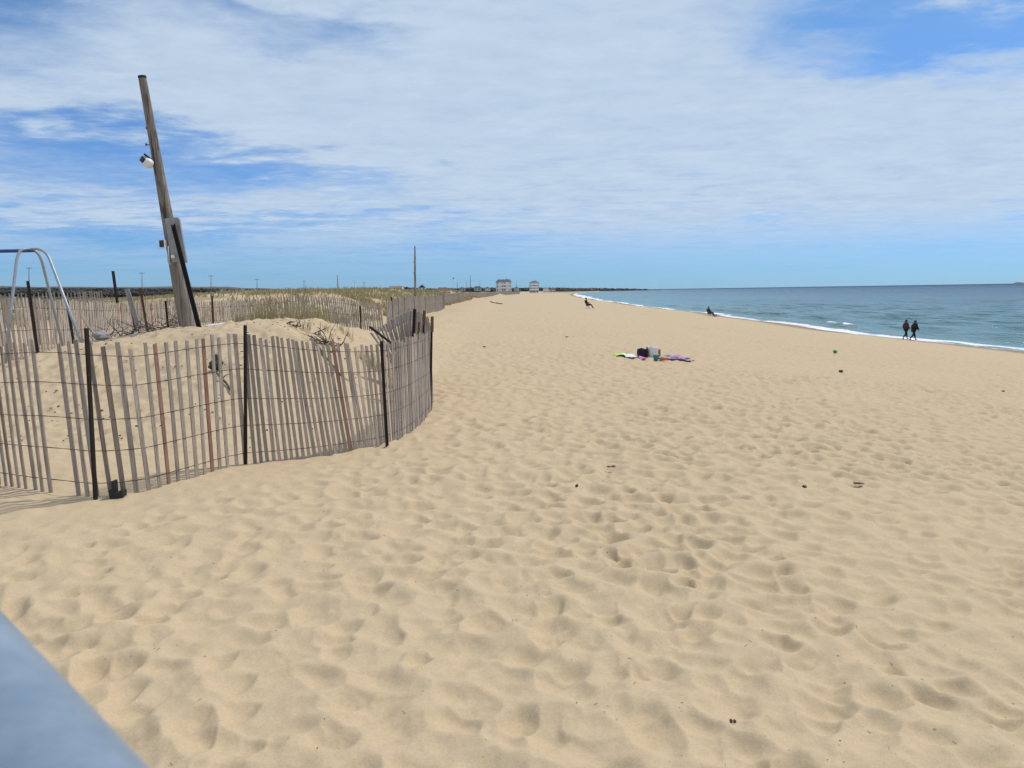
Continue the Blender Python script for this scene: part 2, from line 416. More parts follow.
# small breaking wave near the shore, rising and falling along the beach
bp = 4.0+1.2*fbm(Yw*.03, Yw*0, 3, 120); brk = .7*sst(90, 98, Yw)*sst(108, 101, Yw)
zw = zw + .38*brk*np.exp(-((U-bp)/.7)**2)*sst(20, 40, Yw)*(1-sst(300, 600, Yw))
zw = zw + .02*sst(3, -2, U)
wd = 1.3+1.6*fbm(Yw*.06, Yw*0, 4, 130)+sst(150, 420, Yw)*1.0+sst(400, 620, Yw)*(1-sst(750, 1100, Yw))*6
foam = sst(wd+1.1, wd-.9, U)*(.60+1.1*fbm(U*.6, Yw*.15, 4, 131)*.6)
foam = np.maximum(foam, .95*brk*sst(-1.1, -.1, U-bp)*sst(.6, .1, U-bp)*np.clip(.75+1.1*fbm(U*.8, Yw*.25, 3, 137), 0, 1))
caps = sst(.47, .62, fbm(U*.10, Yw*.05, 4, 135)+.18*sw*.5)*sst(8, 20, U)*.0
foam = np.clip(np.maximum(foam, caps), 0, 1)
off = np.clip(np.log1p(np.maximum(U, 0)/25)/np.log1p(3000/25), 0, 1)
sea = mesh_from_grid('sea_water', Xw, Yw, zw, M['water'], {'foam': foam, 'offshore': off}); tag(sea, kind='structure')

# ------------------------------------------------------------------ fences
def slat(mb_base, top, tang, w, th, rnd, segs=4):
    """one lath from base to top (world points); tang = unit vector along the fence"""
    mb = MB(); n = Vector((-tang.y, tang.x, 0)); bow = rnd.uniform(-.008, .008); tw = rnd.uniform(-.2, .2)
    w = w*rnd.uniform(.85, 1.12)
    for i in range(segs+1):
        t = i/segs; p = mb_base.lerp(top, t) + tang*bow*math.sin(math.pi*t) + n*bow*math.cos(3*t)
        a = tw*(t-.5); tt = tang*math.cos(a)+n*math.sin(a); nn = n*math.cos(a)-tang*math.sin(a)
        ww = w*(1 if i < segs else rnd.uniform(.8, 1))
        for sx, sy in ((-1,-1),(1,-1),(1,1),(-1,1)): mb.v.append(p+tt*sx*ww/2+nn*sy*th/2+Vector((0,0,(rnd.uniform(-.006,.006) if i == segs else 0))))
    for i in range(segs):
        for k in range(4): mb.f.append((i*4+k, i*4+(k+1)%4, i*4+4+(k+1)%4, i*4+4+k))
    mb.f.append((3,2,1,0)); e = segs*4; mb.f.append((e,e+1,e+2,e+3))
    return mb
class Path:
    """polyline of (point_xy, top z, lean) sampled by arc length"""
    def __init__(s, pts, tops, leans):
        s.p = [Vector((p[0], p[1], 0)) for p in pts]; s.t = tops; s.l = leans
        s.c = [0]
        for a, b in zip(s.p, s.p[1:]): s.c.append(s.c[-1]+(b-a).length)
        s.L = s.c[-1]
    def at(s, d):
        d = max(0, min(s.L-1e-6, d))
        i = max(k for k in range(len(s.c)-1) if s.c[k] <= d); t = (d-s.c[i])/(s.c[i+1]-s.c[i])
        p = s.p[i].lerp(s.p[i+1], t); tg = (s.p[i+1]-s.p[i]).normalized()
        if i+2 < len(s.p) and t > .5: tg = tg.lerp((s.p[i+2]-s.p[i+1]).normalized(), (t-.5)).normalized()
        elif i > 0 and t < .5: tg = tg.lerp((s.p[i]-s.p[i-1]).normalized(), (.5-t)).normalized()
        return p, tg, s.t[i]+(s.t[i+1]-s.t[i])*t, s.l[i]+(s.l[i+1]-s.l[i])*t
def fence(name, label, cat, path, spacing, mat, wires, wr, seed, maxparts=100, red=.0, skip=(), w=.038, group=None, visible=None, jit=.05, hz=.017, dense_from=None, dense=.06, pale=None):
    rnd = random.Random(seed); p0, _, _, _ = path.at(path.L/2)
    root = empty(name, (p0.x, p0.y, H1(p0.x, p0.y))); tag(root, label, cat, group)
    items = []; info = []; ds = []; d = spacing/2
    while d < path.L:
        sp = dense if dense_from is not None and d > dense_from else spacing
        ds.append(d + rnd.uniform(-jit, jit)*sp); d += sp
    for i, d in enumerate(ds):
        if any(a <= d <= b for a, b in skip): continue
        p, tg, top, lean = path.at(d); gz = H1(p.x, p.y)
        left = tg if tg.x < 0 else -tg      # lean is towards picture left, along the fence
        ln = math.tan(R(lean+rnd.gauss(0, .45)))
        h = top-gz
        base = Vector((p.x, p.y, gz-.06)) ; tp = Vector((p.x, p.y, top+rnd.gauss(0, hz))) + left*ln*h
        info.append((base, Vector((p.x, p.y, top)) + left*math.tan(R(lean))*h, tg, d))
        items.append((-(tp-base).length/p.length, i, slat(base, tp, tg, w*(.92 if dense_from is not None and d > dense_from else 1), .011, rnd), tp, base, d))
    if visible: items = [k for k in items if visible(k)] + [k for k in items if not visible(k)]
    order = sorted(items, key=lambda k: k[0]); rest = MB()
    for k, it in enumerate(order):
        mb = it[2]
        if k < maxparts:
            m = M['slat_red'] if rnd.random() < red else mat
            if pale and m is mat and it[5] > dense_from-.2 and rnd.random() < .65: m = M[pale]
            o = mb.build('slat', m, root, origin=it[4])
        else:
            b = len(rest.v); rest.v += mb.v; rest.f += [tuple(b+q for q in f) for f in mb.f]
    if rest.v: tag(rest.build('slat', mat, root, origin=p0), kind='stuff')
    for fr in wires:
        mb = MB()
        for sgn in (1, -1):
            pts = []
            for j, (b, t, tg, d) in enumerate(info):
                nrm = Vector((-tg.y, tg.x, 0)); q = b.lerp(t, fr)
                o = .0085*sgn*(1 if j % 2 else -1)
                if j: 
                    pb, pt, ptg, _ = info[j-1]; pts.append((pb.lerp(pt, fr)+q)/2+Vector((0,0,-.001*sgn)))
                pts.append(q+nrm*o)
            mb.tube(pts, wr, 4)
        mb.build('wire', M['wire'], root, origin=p0)
    return root
def post(parent, base, top, w=.04, mat='iron', name='post', cap=None):
    base = Vector(base); top = Vector(top); d = (top-base); L = d.length
    rot = d.to_track_quat('Z', 'Y').to_matrix(); mid = (base+top)/2; mb = MB()
    mb.box(mid, (w, w*.22, L), rot)                    # flange of a T section
    mb.box(mid+rot@Vector((0, w*.11+w*.35, 0)), (w*.22, w*.69, L-.002), rot)
    o = mb.build(name, M[mat], parent, origin=base)
    if cap:
        c = MB(); c.box(top-d.normalized()*.10, (w*1.08, w*1.08, .22), rot); c.build('post_tip', M[cap], parent, origin=top)
    return o

fl = [at_z(a, b, 0) for a, b, c, d in FRONT]
tops = []
for (a, b, c, d), p in zip(FRONT, fl): tops.append(at_d(a, c, p.y).z)
fpath = Path(fl, tops, [k[3] for k in FRONT])
# arc length of the gap where one lath is missing (between picture columns 47 and 62)
def arc_of(px):
    best = min(range(0, 400), key=lambda i: abs((lambda q: (q.x/q.y*F+512))(fpath.at(fpath.c[12]*i/400)[0])-px)); return fpath.c[12]*best/400
ga = arc_of(47); 
ff = fence('snow_fence', 'near wood and wire snow fence curving across the sand, tallest in view', 'fence', fpath, .1, M['slat'], (.125, .33, .53, .745, .93), .0023, 3, maxparts=100, red=.03, w=.037, skip=((ga-.04, ga+.12),), dense_from=fpath.c[11]+.05, pale='slat_far')
def fpost(px, yb, px2, yt, w=.04, mat='iron', par=None, d=None, cap=None):
    b = at_z(px, yb, 0) if d is None else at_d(px, yb, d)
    t = at_d(px2, yt, b.y-.01); b = b-(t-b).normalized()*.12; off = Vector((0, -.03, 0))
    return post(par or ff, b+off, t+off, w, mat, cap=cap)
fpost(98, 496, 89, 328, .032); fpost(247.5, 461, 247, 325, .03); fpost(386.5, 441, 381, 341, .034)
fpost(1, 486, -2, 332, .03)
fpost(412, 395, 416, 309, .05, d=11.6); fpost(423, 392, 424.8, 311, .03, d=11.5, cap='brownpost'); fpost(431.5, 402, 432.6, 317, .03, d=10.75, cap='brownpost')
fpost(418.5, 395, 420, 322, .035, 'brownpost', d=11.6)

# collapsed fan of laths behind the corner
fan = empty('collapsed_snow_fence', at_d(405, 372, 12.2)); tag(fan, 'collapsed snow fence section fanned out behind the bend of the near fence', 'fence')
rnd = random.Random(5)
fanl = []
for i in range(17):
    t = i/16; b = at_d(402+9*t, 378-6*t, 12.4+.3*t); tp = at_d(371+42*t**.9, 333-22*math.sin(t*1.45), 12.3+.5*t)
    tg = Vector((.95, .25, 0)).normalized(); slat(b, tp, tg, .034, .011, rnd).build('slat', M['slat_far'], fan, origin=b); fanl.append((b, tp))
for fr in (.45, .66, .86):
    mb = MB(); mb.tube([b.lerp(t, fr)+Vector((0, -.012*(1 if j % 2 else -1), 0)) for j, (b, t) in enumerate(fanl)], .0028, 4); mb.build('wire', M['wire'], fan)
mb = MB(); mb.tube([at_d(370, 327, 12.0), at_d(394, 345, 11.8)], [.022, .018], 8); tag(mb.build('dark_stake', M['iron']), 'black stake leaning across the fanned fence slats', 'stake')

# back fence: from the left edge, round behind the mound, to the beach
BK = [(-90,378,13.2,310),(-30,366,14.2,302),(0,362,14.8,299),(30,358,15.4,297),(65,349,16.6,295),(85,341,17.8,292.5),(105,334,19.2,291),(150,328,22,291),(200,322,25,292),(250,318,27.5,293.5),(300,322,28,295.5),(330,326,28,297),(345,328,27.6,298.5),(360,331,27,300.5),(375,334,26.6,303),(386,336,26.4,305)]
bp_ = [at_d(a, b, d) for a, b, d, t in BK]
btop = [min(at_d(a, t, d).z, H1(p.x, p.y)+1.25) if a > 40 else at_d(a, t, d).z for (a, b, d, t), p in zip(BK, bp_)]
bpath = Path(bp_, btop, [3]*5+[2]*6+[6]*5)
back = fence('snow_fence', 'weathered snow fence running behind the mound and the leaning pole', 'fence', bpath, .1, M['slat_far'], (.2, .5, .85), .003, 8, maxparts=100, red=.03, w=.055)
def bpost(px, yb, px2, yt, d, w=.05, mat='iron'):
    b = at_d(px, yb, d); t = at_d(px2, yt, d-.05); post(back, b-(t-b).normalized()*.1, t, w, mat)
bpost(37, 353, 27, 281, 14.6, .05); bpost(73, 343, 66, 300, 15.3, .05); bpost(134, 326, 129, 300, 17.5, .045, 'iron')
bpost(146, 327, 139.5, 288, 17.0, .05, 'rust'); bpost(168, 326, 165.5, 301, 18.5, .05); bpost(116.5, 300, 112.5, 271, 21, .07)
bpost(361, 328, 360, 306, 25.5, .055); bpost(213, 320, 212, 296, 24, .06, 'rust')
# a second row seen through it at the left
B2 = [(-60,330,22,296),(0,329,22.5,294),(40,329,23,293),(80,329,23.5,292),(108,328,23,291.5)]
p2 = [at_d(a, b, d) for a, b, d, t in B2]
b2 = fence('snow_fence', 'grey far row of snow fence behind the swing frame, seen above the nearer slats', 'fence', Path(p2, [at_d(a, t, d).z for a, b, d, t in B2], [2]*5), .105, M['slat'], (.3, .7), .003, 12, maxparts=100)
# beach fence running away along the foot of the dunes
B3 = [(386,336,26.4,303),(392,330,30,301),(398,325,34,298),(404,321,38,297),(414,318,44,296.5),(425,315,52,296),(436,312,60,295.5),(444,309,70,295.3),(441,307,80,294),(448,304.5,95,293.6),(458,301.5,120,293),(470,299,155,292.6),(484,297,210,292),(500,295,300,291.6),(520,293.2,480,291.2)]
p3 = []
for a, b, d, t in B3:
    q = at_d(a, 300, d); p3.append(Vector((q.x, q.y, 0)))
p3top = [min(max(at_d(a, t, d).z, H1(q.x, q.y)+.9), H1(q.x, q.y)+1.3) for (a, b, d, t), q in zip(B3, p3)]
b3 = fence('snow_fence', 'long grey snow fence along the dune foot, shrinking into the distance', 'fence', Path(p3, p3top, [0]*len(p3)), .105, M['slat'], (.5,), .004, 15, maxparts=100, w=.05)
for q, k in zip(p3[1:12], range(11)): post(b3, (q.x, q.y-.06, H1(q.x, q.y)-.1), (q.x+.02*(k % 3-1), q.y-.06, H1(q.x, q.y)+1.22), .05, 'iron')

# grey board and twig heap beside the back fence
mb = MB(); a = at_d(138, 328, 17.2); b = at_d(127, 289, 17.3); slat(a, b, Vector((1,0,0)), .2, .03, random.Random(2)); m_ = slat(a, b, Vector((1,0,0)), .13, .025, random.Random(2)); tag(m_.build('weathered_board', M['plank'], origin=a), 'wide grey weathered board leaning on the back fence left of the pole', 'board')
def twigs(name, label, cx, d, wpx, hpx, n, seed, mat='drift', zoff=0):
    r = random.Random(seed); mb = MB(); c = at_d(cx, 300, d); g0 = H1(c.x, c.y); W = wpx/F*d; Hh = hpx/F*d
    for i in range(n):
        x = c.x+r.uniform(-.5, .5)*W; y = c.y+r.uniform(-.4, .4); z = H1(x, y)+r.uniform(0, .25)*Hh
        p = Vector((x, y, z)); dr = Vector((r.gauss(0, 1), r.gauss(0, .6), abs(r.gauss(0, .55)))).normalized(); L = r.uniform(.25, .8)*min(W, .9); pts = [p]
        for k in range(4):
            dr = (dr+Vector((r.gauss(0,.25), r.gauss(0,.25), r.gauss(0,.22)))).normalized(); pts.append(pts[-1]+dr*L/4)
            if pts[-1].z < H1(pts[-1].x, pts[-1].y)+.01: pts[-1].z = H1(pts[-1].x, pts[-1].y)+.015
        r0 = r.uniform(.004, .012); mb.tube(pts, [r0, r0*.9, r0*.7, r0*.5, r0*.3], 5)
        if n <= 30: mb.tube([pts[0], Vector((c.x, c.y, g0+.02))], r0*.6, 5)
    return tag(mb.build(name, M[mat], origin=(c.x, c.y, g0)), label, 'driftwood')
twigs('brush_pile', 'tangle of bare grey twigs on the sand just left of the pole foot', 163, 15.2, 36, 34, 46, 3)
twigs('brush_pile', 'low heap of bare branches at the mound edge, furthest left', 118, 15.0, 46, 16, 40, 4)
twigs('dead_branch', 'thin dead branch lying on the mound crest above the near fence', 290, 13.0, 18, 8, 8, 6)
twigs('dead_branch', 'dark tangled dead branch on the mound slope behind the near fence', 326, 12.6, 26, 9, 26, 9)
def log(name, label, pa, pb, r0, seed, mat='drift', lift=.6, cat='driftwood'):
    r = random.Random(seed); pts = []; rad = []
    for i in range(7):
        t = i/6; p = Vector(pa).lerp(Vector(pb), t)+Vector((r.gauss(0, r0*.5), r.gauss(0, r0*.5), 0)); p.z = H1(p.x, p.y)+r0*lift; pts.append(p); rad.append(r0*(1-.35*t)*r.uniform(.8, 1.2))
    mb = MB(); mb.tube(pts, rad, 8); q = pts[3]; mb.tube([q, q+Vector((r0*3, r0, r0*2.5)), q+Vector((r0*5, r0*2, r0*3))], [r0*.5, r0*.35, r0*.2], 6)
    return tag(mb.build(name, M[mat], smooth=True), label, cat)
log('driftwood_log', 'thin charcoal driftwood stick slanting down the mound behind the slats', at_d(311, 333, 12.3), at_d(341, 349, 11.6), .016, 4, 'drift', 1.5)
log('driftwood_log', 'pale branch fallen on the sand behind the near fence, lower end by a dark lump', at_d(212, 358, 10.6), at_d(232, 376, 9.8), .018, 14, 'drift', 1)
mb = MB(); c = at_d(213, 300, 10.7); c.z = H1(c.x, c.y)+.09; blob(mb, c, (.10, .08, .10), 3, .3); blob(mb, c+Vector((-.07,-.02,-.05)), (.06,.06,.04), 4, .3); tag(mb.build('charred_stump', M['drift'], smooth=False), 'dark charred stump lying on the sand behind the near fence slats', 'stump')
# grey boulders/roots on the mound, left
mb = MB(); c = at_d(97, 300, 14.2); c.z = H1(c.x, c.y)+.12; blob(mb, c+Vector((0,0,-.06)), (.14,.12,.10), 8, .35, 3); blob(mb, c+Vector((.13,-.1,-.1)), (.10,.08,.06), 9, .3, 3); tag(mb.build('grey_stump', M['plank'], smooth=True), 'pale grey weathered root stump on the sand left of the twigs', 'stump')
# white plank
a = at_d(204, 300, 13.7); b = at_d(226, 300, 14.1)
mb = MB(); a.z = H1(a.x, a.y)+.015; b.z = H1(b.x, b.y)+.02; dd = (b-a); mb.box((a+b)/2, (dd.length, .12, .03), dd.to_track_quat('X', 'Z').to_matrix()); tag(bevel(mb.build('white_plank', M['white'])), 'white painted plank lying on the mound right of the leaning pole', 'plank')
# black bracket at the foot of the fence
p = at_z(119, 494, 0); br = MB(); y0, y1 = p.y-.02, p.y+.05
br.prism([(p.x-.055,-.03),(p.x+.055,-.03),(p.x+.058,.035),(p.x+.03,.04),(p.x+.03,.02),(p.x-.012,.02),(p.x-.012,.12),(p.x-.032,.12),(p.x-.032,.05),(p.x-.058,.045)], y0-.03, y1-.03)
br.v = [v+Vector((0,0,H1(v.x, v.y)+.02)) for v in br.v]
tag(bevel(br.build('black_bracket', M['black']), .003), 'small black plastic bracket at the foot of the near fence slat', 'bracket')

# ------------------------------------------------------------------ leaning pole
pb = at_d(187, 326, 14.6); pt = at_d(142, 76, 14.3); pb.z = min(pb.z, H1(pb.x, pb.y))
pole = empty('utility_pole', pb); tag(pole, 'tall weathered wooden pole leaning left, carrying a white lamp and grey box', 'pole')
ax = (pt-pb); un = ax.normalized()
pts = [pb-un*.3]+[pb+ax*t for t in (0, .2, .4, .6, .8, .985, 1)]
mb = MB(); mb.tube(pts, [.145,.14,.125,.108,.092,.079,.069,.066], 20); mb.build('shaft', M['pole'], pole, smooth=True, origin=pb)
side = Vector((un.z, 0, -un.x)).normalized()     # to picture right, square to the pole
def onp(px, py, fwd=.12): return at_d(px, py, 14.45-fwd)
rotp = Matrix((side, un.cross(side)*-1, un)).transposed().to_3x3() if False else Matrix((side, side.cross(un)*-1, un)).transposed()
mb = MB(); cbox = onp(175.5, 240, .17); mb.box(cbox, (.25, .05, .80), rotp); bx = bevel(mb.build('sheet_panel', M['greybox'], pole, origin=cbox), .006)
mb = MB(); mb.box(onp(182.6, 241, .18), (.035, .05, .80), rotp); mb.build('panel_flange', M['greybox'], pole)
mb = MB(); mb.box(onp(171, 220, .2), (.17, .03, .08), rotp); mb.build('top_bracket', M['greybox'], pole)
a = onp(172.5, 225, .27); b = at_d(199.5, 332, 13.3); b.z = min(b.z, H1(b.x, b.y)+.02); mb = MB(); dr = (b-a)
rb = dr.to_track_quat('Z', 'Y').to_matrix(); mb.box((a+b)/2, (.06, .02, dr.length), rb); mb.box((a+b)/2+rb@Vector((.024, .04, 0)), (.012, .06, dr.length-.01), rb)
mb.build('angle_brace', M['iron'], pole, origin=b)
fl_ = onp(162.5, 244, .1); mb = MB(); mb.box(fl_, (.085,.08,.12)); flo = mb.build('floodlight', M['darkglass'], pole)
mb = MB(); mb.box(fl_+Vector((-.005,0,.072)), (.13,.12,.012)); mb.box(fl_+Vector((-.005,0,-.072)), (.16,.12,.012)); mb.box(fl_+Vector((.056,0,0)), (.012,.10,.128)); mb.build('floodlight_frame', M['white'], flo)
mb = MB(); mb.box(onp(173, 256.5, .22), (.06,.05,.06)); bevel(mb.build('junction_box', M['white'], pole), .006)
mb = MB(); mb.tube([onp(168,246,.1), onp(168.5,262,.1), onp(171,265,.12)], .016, 8); mb.build('conduit', M['greybox'], pole, smooth=True)
# lamp
l0 = onp(152.5, 165.5, .12); l1 = onp(141.5, 158.5, .25)
mb = MB(); pts = [l0.lerp(l1, t) for t in (0, .15, .45, .6, .95, 1)]; mb.tube(pts, [.05,.085,.09,.075,.055,.03], 16); lamp = mb.build('lamp_housing', M['white'], pole, smooth=True)
mb = MB(); mb.tube([l1.lerp(l0, .22), l1.lerp(l0, -.06)], [.066,.05], 14); mb.build('lamp_lens', M['darkglass'], lamp, smooth=True)
mb = MB(); mb.tube([onp(144,154,.2), onp(148,157,.15), onp(152,160,.1)], .018, 8); mb.build('lamp_bracket', M['iron'], lamp)
mb = MB(); mb.box(onp(154.2, 140, .12), (.035,.02,.30), rotp); mb.build('rot_crack', M['iron'], pole)
mb = MB(); mb.tube([onp(146, 144.6, .02), onp(153, 145.2, .02)], .009, 6); mb.tube([onp(146, 143.4, .02), onp(146, 145.8, .02)], .012, 6); mb.build('bolt', M['iron'], pole)
mb = MB(); mb.tube([pt-un*.035, pt+un*.004], [.0725,.070], 20); mb.build('top_band', M['iron'], pole)
mb = MB(); q = onp(150.5, 128, 0.02); mb.tube([q-un*.02, q+un*.02], [.0815,.0815], 20); mb.build('rust_band', M['rust'], pole)

# ------------------------------------------------------------------ swing frame at the left edge
sw_d = 15.0
sw0 = at_d(34, 250.5, sw_d); swg = H1(at_d(40, 300, sw_d).x, sw_d)
swing = empty('swing_frame', (sw0.x, sw0.y, swg)); tag(swing, 'playground swing frame with blue top bar and bent silver legs behind the fences', 'swing frame')
def arc(p, c, q, n=9): return [ (1-t)**2*Vector(p)+2*(1-t)*t*Vector(c)+t*t*Vector(q) for t in [i/(n-1) for i in range(n)]]
far_end = at_d(-150, 254, sw_d+.8)
mb = MB(); mb.tube([sw0+Vector((-.02,0,0)), far_end], .034, 12); mb.build('top_bar', M['bluepaint'], swing, smooth=True)
def leg(top, ctrl, foot, sh=0):
    f = Vector(foot); f.z = H1(f.x, f.y)-.1; pts = arc(top, ctrl, Vector(ctrl).lerp(f, .14), 8)+[Vector(ctrl).lerp(f, t) for t in (.5, 1)]
    mb = MB(); mb.tube(pts, .027, 12); return mb.build('leg', M['galv'], swing, smooth=True)
leg(at_d(26,249.5,sw_d), at_d(18,247,sw_d-.1), at_d(3,360,sw_d-.9))
leg(at_d(31,249.5,sw_d), at_d(45,246.5,sw_d), at_d(85,360,sw_d-.9))
leg(at_d(30,249.8,sw_d+.05), at_d(39,249,sw_d+.1), at_d(66,352,sw_d+.6))
e = far_end
leg(e, e+Vector((.15,-.1,.1)), e+Vector((.5,-.9,0))); leg(e, e+Vector((-.15,.1,.1)), e+Vector((-.5,.9,0)))

# ------------------------------------------------------------------ foreground rail
dirv = Vector((-math.sin(R(46.3)), math.cos(R(46.3)), 0)); per = Vector((-dirv.y, dirv.x, 0))
P = at_z(147, 766, EYE-.215); axis = P + per*.034 + Vector((0,0,-.012))
rail = empty('metal_railing', (axis.x, axis.y, H1(axis.x, axis.y))); tag(rail, 'blue-grey metal pipe railing close to the camera in the lower left corner', 'railing')
mb = MB(); mb.tube([axis-dirv*1.6+dirv*3.4*i/16 for i in range(17)], .036, 40); mb.build('handrail', M['rail'], rail, smooth=True)
for t in (-1.5, 1.72):
    q = axis+dirv*t; mb = MB(); mb.tube([(q.x, q.y, H1(q.x, q.y)-.3), (q.x, q.y, axis.z-.03)], .026, 20); mb.build('post', M['rail'], rail, smooth=True)

# ------------------------------------------------------------------ grass
def blades(mb, cx, cy, n, hgt, spread, rnd, w=.006, lean=.35, zoff=0):
    flat = cy > 55; hc = H1(cx, cy) if flat else 0
    for i in range(n):
        a = rnd.uniform(0, 6.283); rr = spread*math.sqrt(rnd.random()); x = cx+rr*math.cos(a); y = cy+rr*math.sin(a); z = (hc if flat else H1(x, y))-.02
        h = hgt*rnd.uniform(.5, 1.1); la = rnd.uniform(0, 6.283); ll = lean*h*rnd.uniform(.2, 1.3); lx = ll*math.cos(la)+.12*h; ly = ll*math.sin(la); wa = rnd.uniform(0, 3.14); wx = w*math.cos(wa); wy = w*math.sin(wa)
        b = len(mb.v)
        mb.v += [Vector((x-wx,y-wy,z)), Vector((x+wx,y+wy,z)), Vector((x+lx*.35+wx*.7,y+ly*.35+wy*.7,z+h*.6)), Vector((x+lx*.35-wx*.7,y+ly*.35-wy*.7,z+h*.6)), Vector((x+lx,y+ly,z+h*.95))]
        mb.f += [(b,b+1,b+2,b+3),(b+3,b+2,b+4)]
rnd = random.Random(21)
TU = [ # px, distance, height, n, spread, description
 (166,15.6,.18,30,.12,'short dry grass tuft at the foot of the leaning pole'),
 (238,15.2,.42,60,.13,'low green grass tuft left of the tall grass clump on the mound'),
 (262,15.6,.75,130,.22,'tallest green grass clump on the mound in front of the back fence'),
 (289,15.8,.55,90,.18,'left of the two middle grass clumps against the back fence'),
 (296,15.5,.40,60,.16,'small grass clump squeezed between two taller ones on the mound'),
 (308,15.8,.62,110,.26,'broad yellowish grass clump on the mound crest'),
 (318,15.4,.50,90,.24,'grass clump at the right end of the mound crest row'),
 (305,13.2,.34,22,.06,'thin upright grass tuft standing alone on the sand mound'),
 (324,13.6,.25,16,.07,'sparse grass tuft near the dark driftwood'),
 (344,14.2,.28,34,.15,'small grass tuft on the right shoulder of the mound'),
 (372,13.2,.36,110,.24,'dark green grass clump beside the fanned fence slats'),
 (216,15.3,.20,24,.14,'short sparse grass tuft beyond the white plank')]
for px, d, h, n, sp, lab in TU:
    c = at_d(px, 300, d); mb = MB(); blades(mb, c.x, c.y, int(n*1.3), h*.72, sp*1.15, rnd, .0042, .5); tag(mb.build('grass_tuft', M['grass'], origin=(c.x, c.y, H1(c.x, c.y))), lab, 'grass tuft', 'grass tufts on the mound')
# dune grass: far too many blades and clumps to count
N = 12000; mb = MB(); k = 0
while k < N:
    y = 36+ (rnd.random()**1.6)*150; s = -7.4-rnd.random()**1.2*95; x = s
    if x/y < -1.0 or x > -7.2: k += 1; continue
    dens = float(fbm(np.array([x*.22]), np.array([y*.18]), 3, 101)[0])
    if dens < -.22+.15*rnd.random(): k += 1; continue
    if y < 34 and x > -12: k += 1; continue
    blades(mb, x, y, 8, rnd.uniform(.22, .45), .40, rnd, .012+.0003*y, .4); k += 1
for i in range(1700):
    x = rnd.uniform(-17, -7.4); y = 50+rnd.random()**1.4*80
    if float(fbm(np.array([x*.3]), np.array([y*.22]), 3, 101)[0]) < -.2: continue
    blades(mb, x, y, 9, rnd.uniform(.22, .42), .4, rnd, .011+.0003*y, .45)
tag(mb.build('dune_grass', M['grass'], origin=(-15, 60, 1)), 'pale green and straw marram grass covering the dunes behind the fences', 'grass', kind='stuff')

# ------------------------------------------------------------------ far land: hills and woods
def ridge(name, pts, depth, mat, seed, nseg=400):
    """low long hill: pts = (px, top y, distance)"""
    ra = random.Random(seed); px = np.linspace(pts[0][0], pts[-1][0], nseg)
    ty = np.interp(px, [p[0] for p in pts], [p[1] for p in pts]); dd = np.interp(px, [p[0] for p in pts], [p[2] for p in pts])
    rows = []
    for j, t in enumerate(np.linspace(-1, 1, 13)):
        row = []
        for i in range(nseg):
            p = at_d(px[i], ty[i], dd[i]); r = Vector((p.x, p.y, 0)).normalized(); base = -3.0; h = (p.z-base)
            f = math.cos(t*math.pi/2)**.8 if abs(t) < 1 else 0
            n = 1+.10*float(fbm(np.array([p.x*.02+j*.7]), np.array([p.y*.02]), 3, 140)[0]); q = Vector((p.x, p.y, 0))+r*t*depth
            row.append((q.x, q.y, base+h*f*n))
        rows.append(row)
    A = np.array(rows); o = mesh_from_grid(name, A[:, :, 0], A[:, :, 1], A[:, :, 2], mat, smooth=False); tag(o, kind='structure'); return o
HL = [(-420,284.5,1900),(-200,286.5,1900),(0,286.6,1900),(60,287,1800),(130,286.7,1800),(200,286.3,1900),(230,287,1900),(260,288.3,2000),(300,289.5,2100),(345,290.5,2300),(380,291.5,2300)]
ridge('wooded_hill', HL, 260, M['trees'], 3)
def wood(name, label, pts, n, size, seed, depth=60, cat='woodland'):
    r = random.Random(seed); V = []; Fc = []
    xs = [p[0] for p in pts]
    for i in range(n):
        px = r.uniform(xs[0], xs[-1]); ty = float(np.interp(px, xs, [p[1] for p in pts])); d = float(np.interp(px, xs, [p[2] for p in pts]))
        wgt = float(np.interp(px, xs, [p[3] for p in pts]))
        if r.random() > wgt: continue
        p = at_d(px, ty, d+r.uniform(-depth, depth)); s = size*r.uniform(.5, 1.3)*d/1000
        cz = p.z - r.random()*s*1.3 - s*.7
        for k in range(9):
            c = Vector((p.x+max(-2,min(2,r.gauss(0,1)))*s*.8, p.y+r.gauss(0, s*.8), cz+max(-1.2,min(1.2,r.gauss(0,1)))*s*.35)); b = len(V); q = s*r.uniform(.35, .75)
            u = Vector((r.gauss(0,1), r.gauss(0,1), r.gauss(0,1))).normalized(); v = u.orthogonal().normalized(); w_ = u.cross(v)
            V += [c+v*q, c+w_*q, c-v*q, c-w_*q, c+u*q*.9, c-u*q*.9]
            Fc += [(b,b+1,b+4),(b+1,b+2,b+4),(b+2,b+3,b+4),(b+3,b,b+4),(b+1,b,b+5),(b+2,b+1,b+5),(b+3,b+2,b+5),(b,b+3,b+5)]
    mb = MB(); mb.v = V; mb.f = Fc; o = mb.build(name, M['trees']); tag(o, label, cat, kind='stuff'); return o
wood('far_woodland', 'dark line of distant woods along the low hills left of the pole', [(-380,286.5,1500,1),(0,287.6,1500,1),(60,287.6,1450,1),(130,288,1400,1),(200,288,1500,1),(260,289,1500,1),(320,290.3,1600,.9),(375,291.2,1700,.7)], 5200, 2.2, 5, 200)
wood('far_scrub', 'dark nearer scrub at the left edge above the grey fence', [(-100,291,420,1),(0,290,420,1),(40,290,430,1),(100,291,450,.8),(160,291.5,480,.6),(185,292,480,.4)], 1500, 2.6, 6, 30)
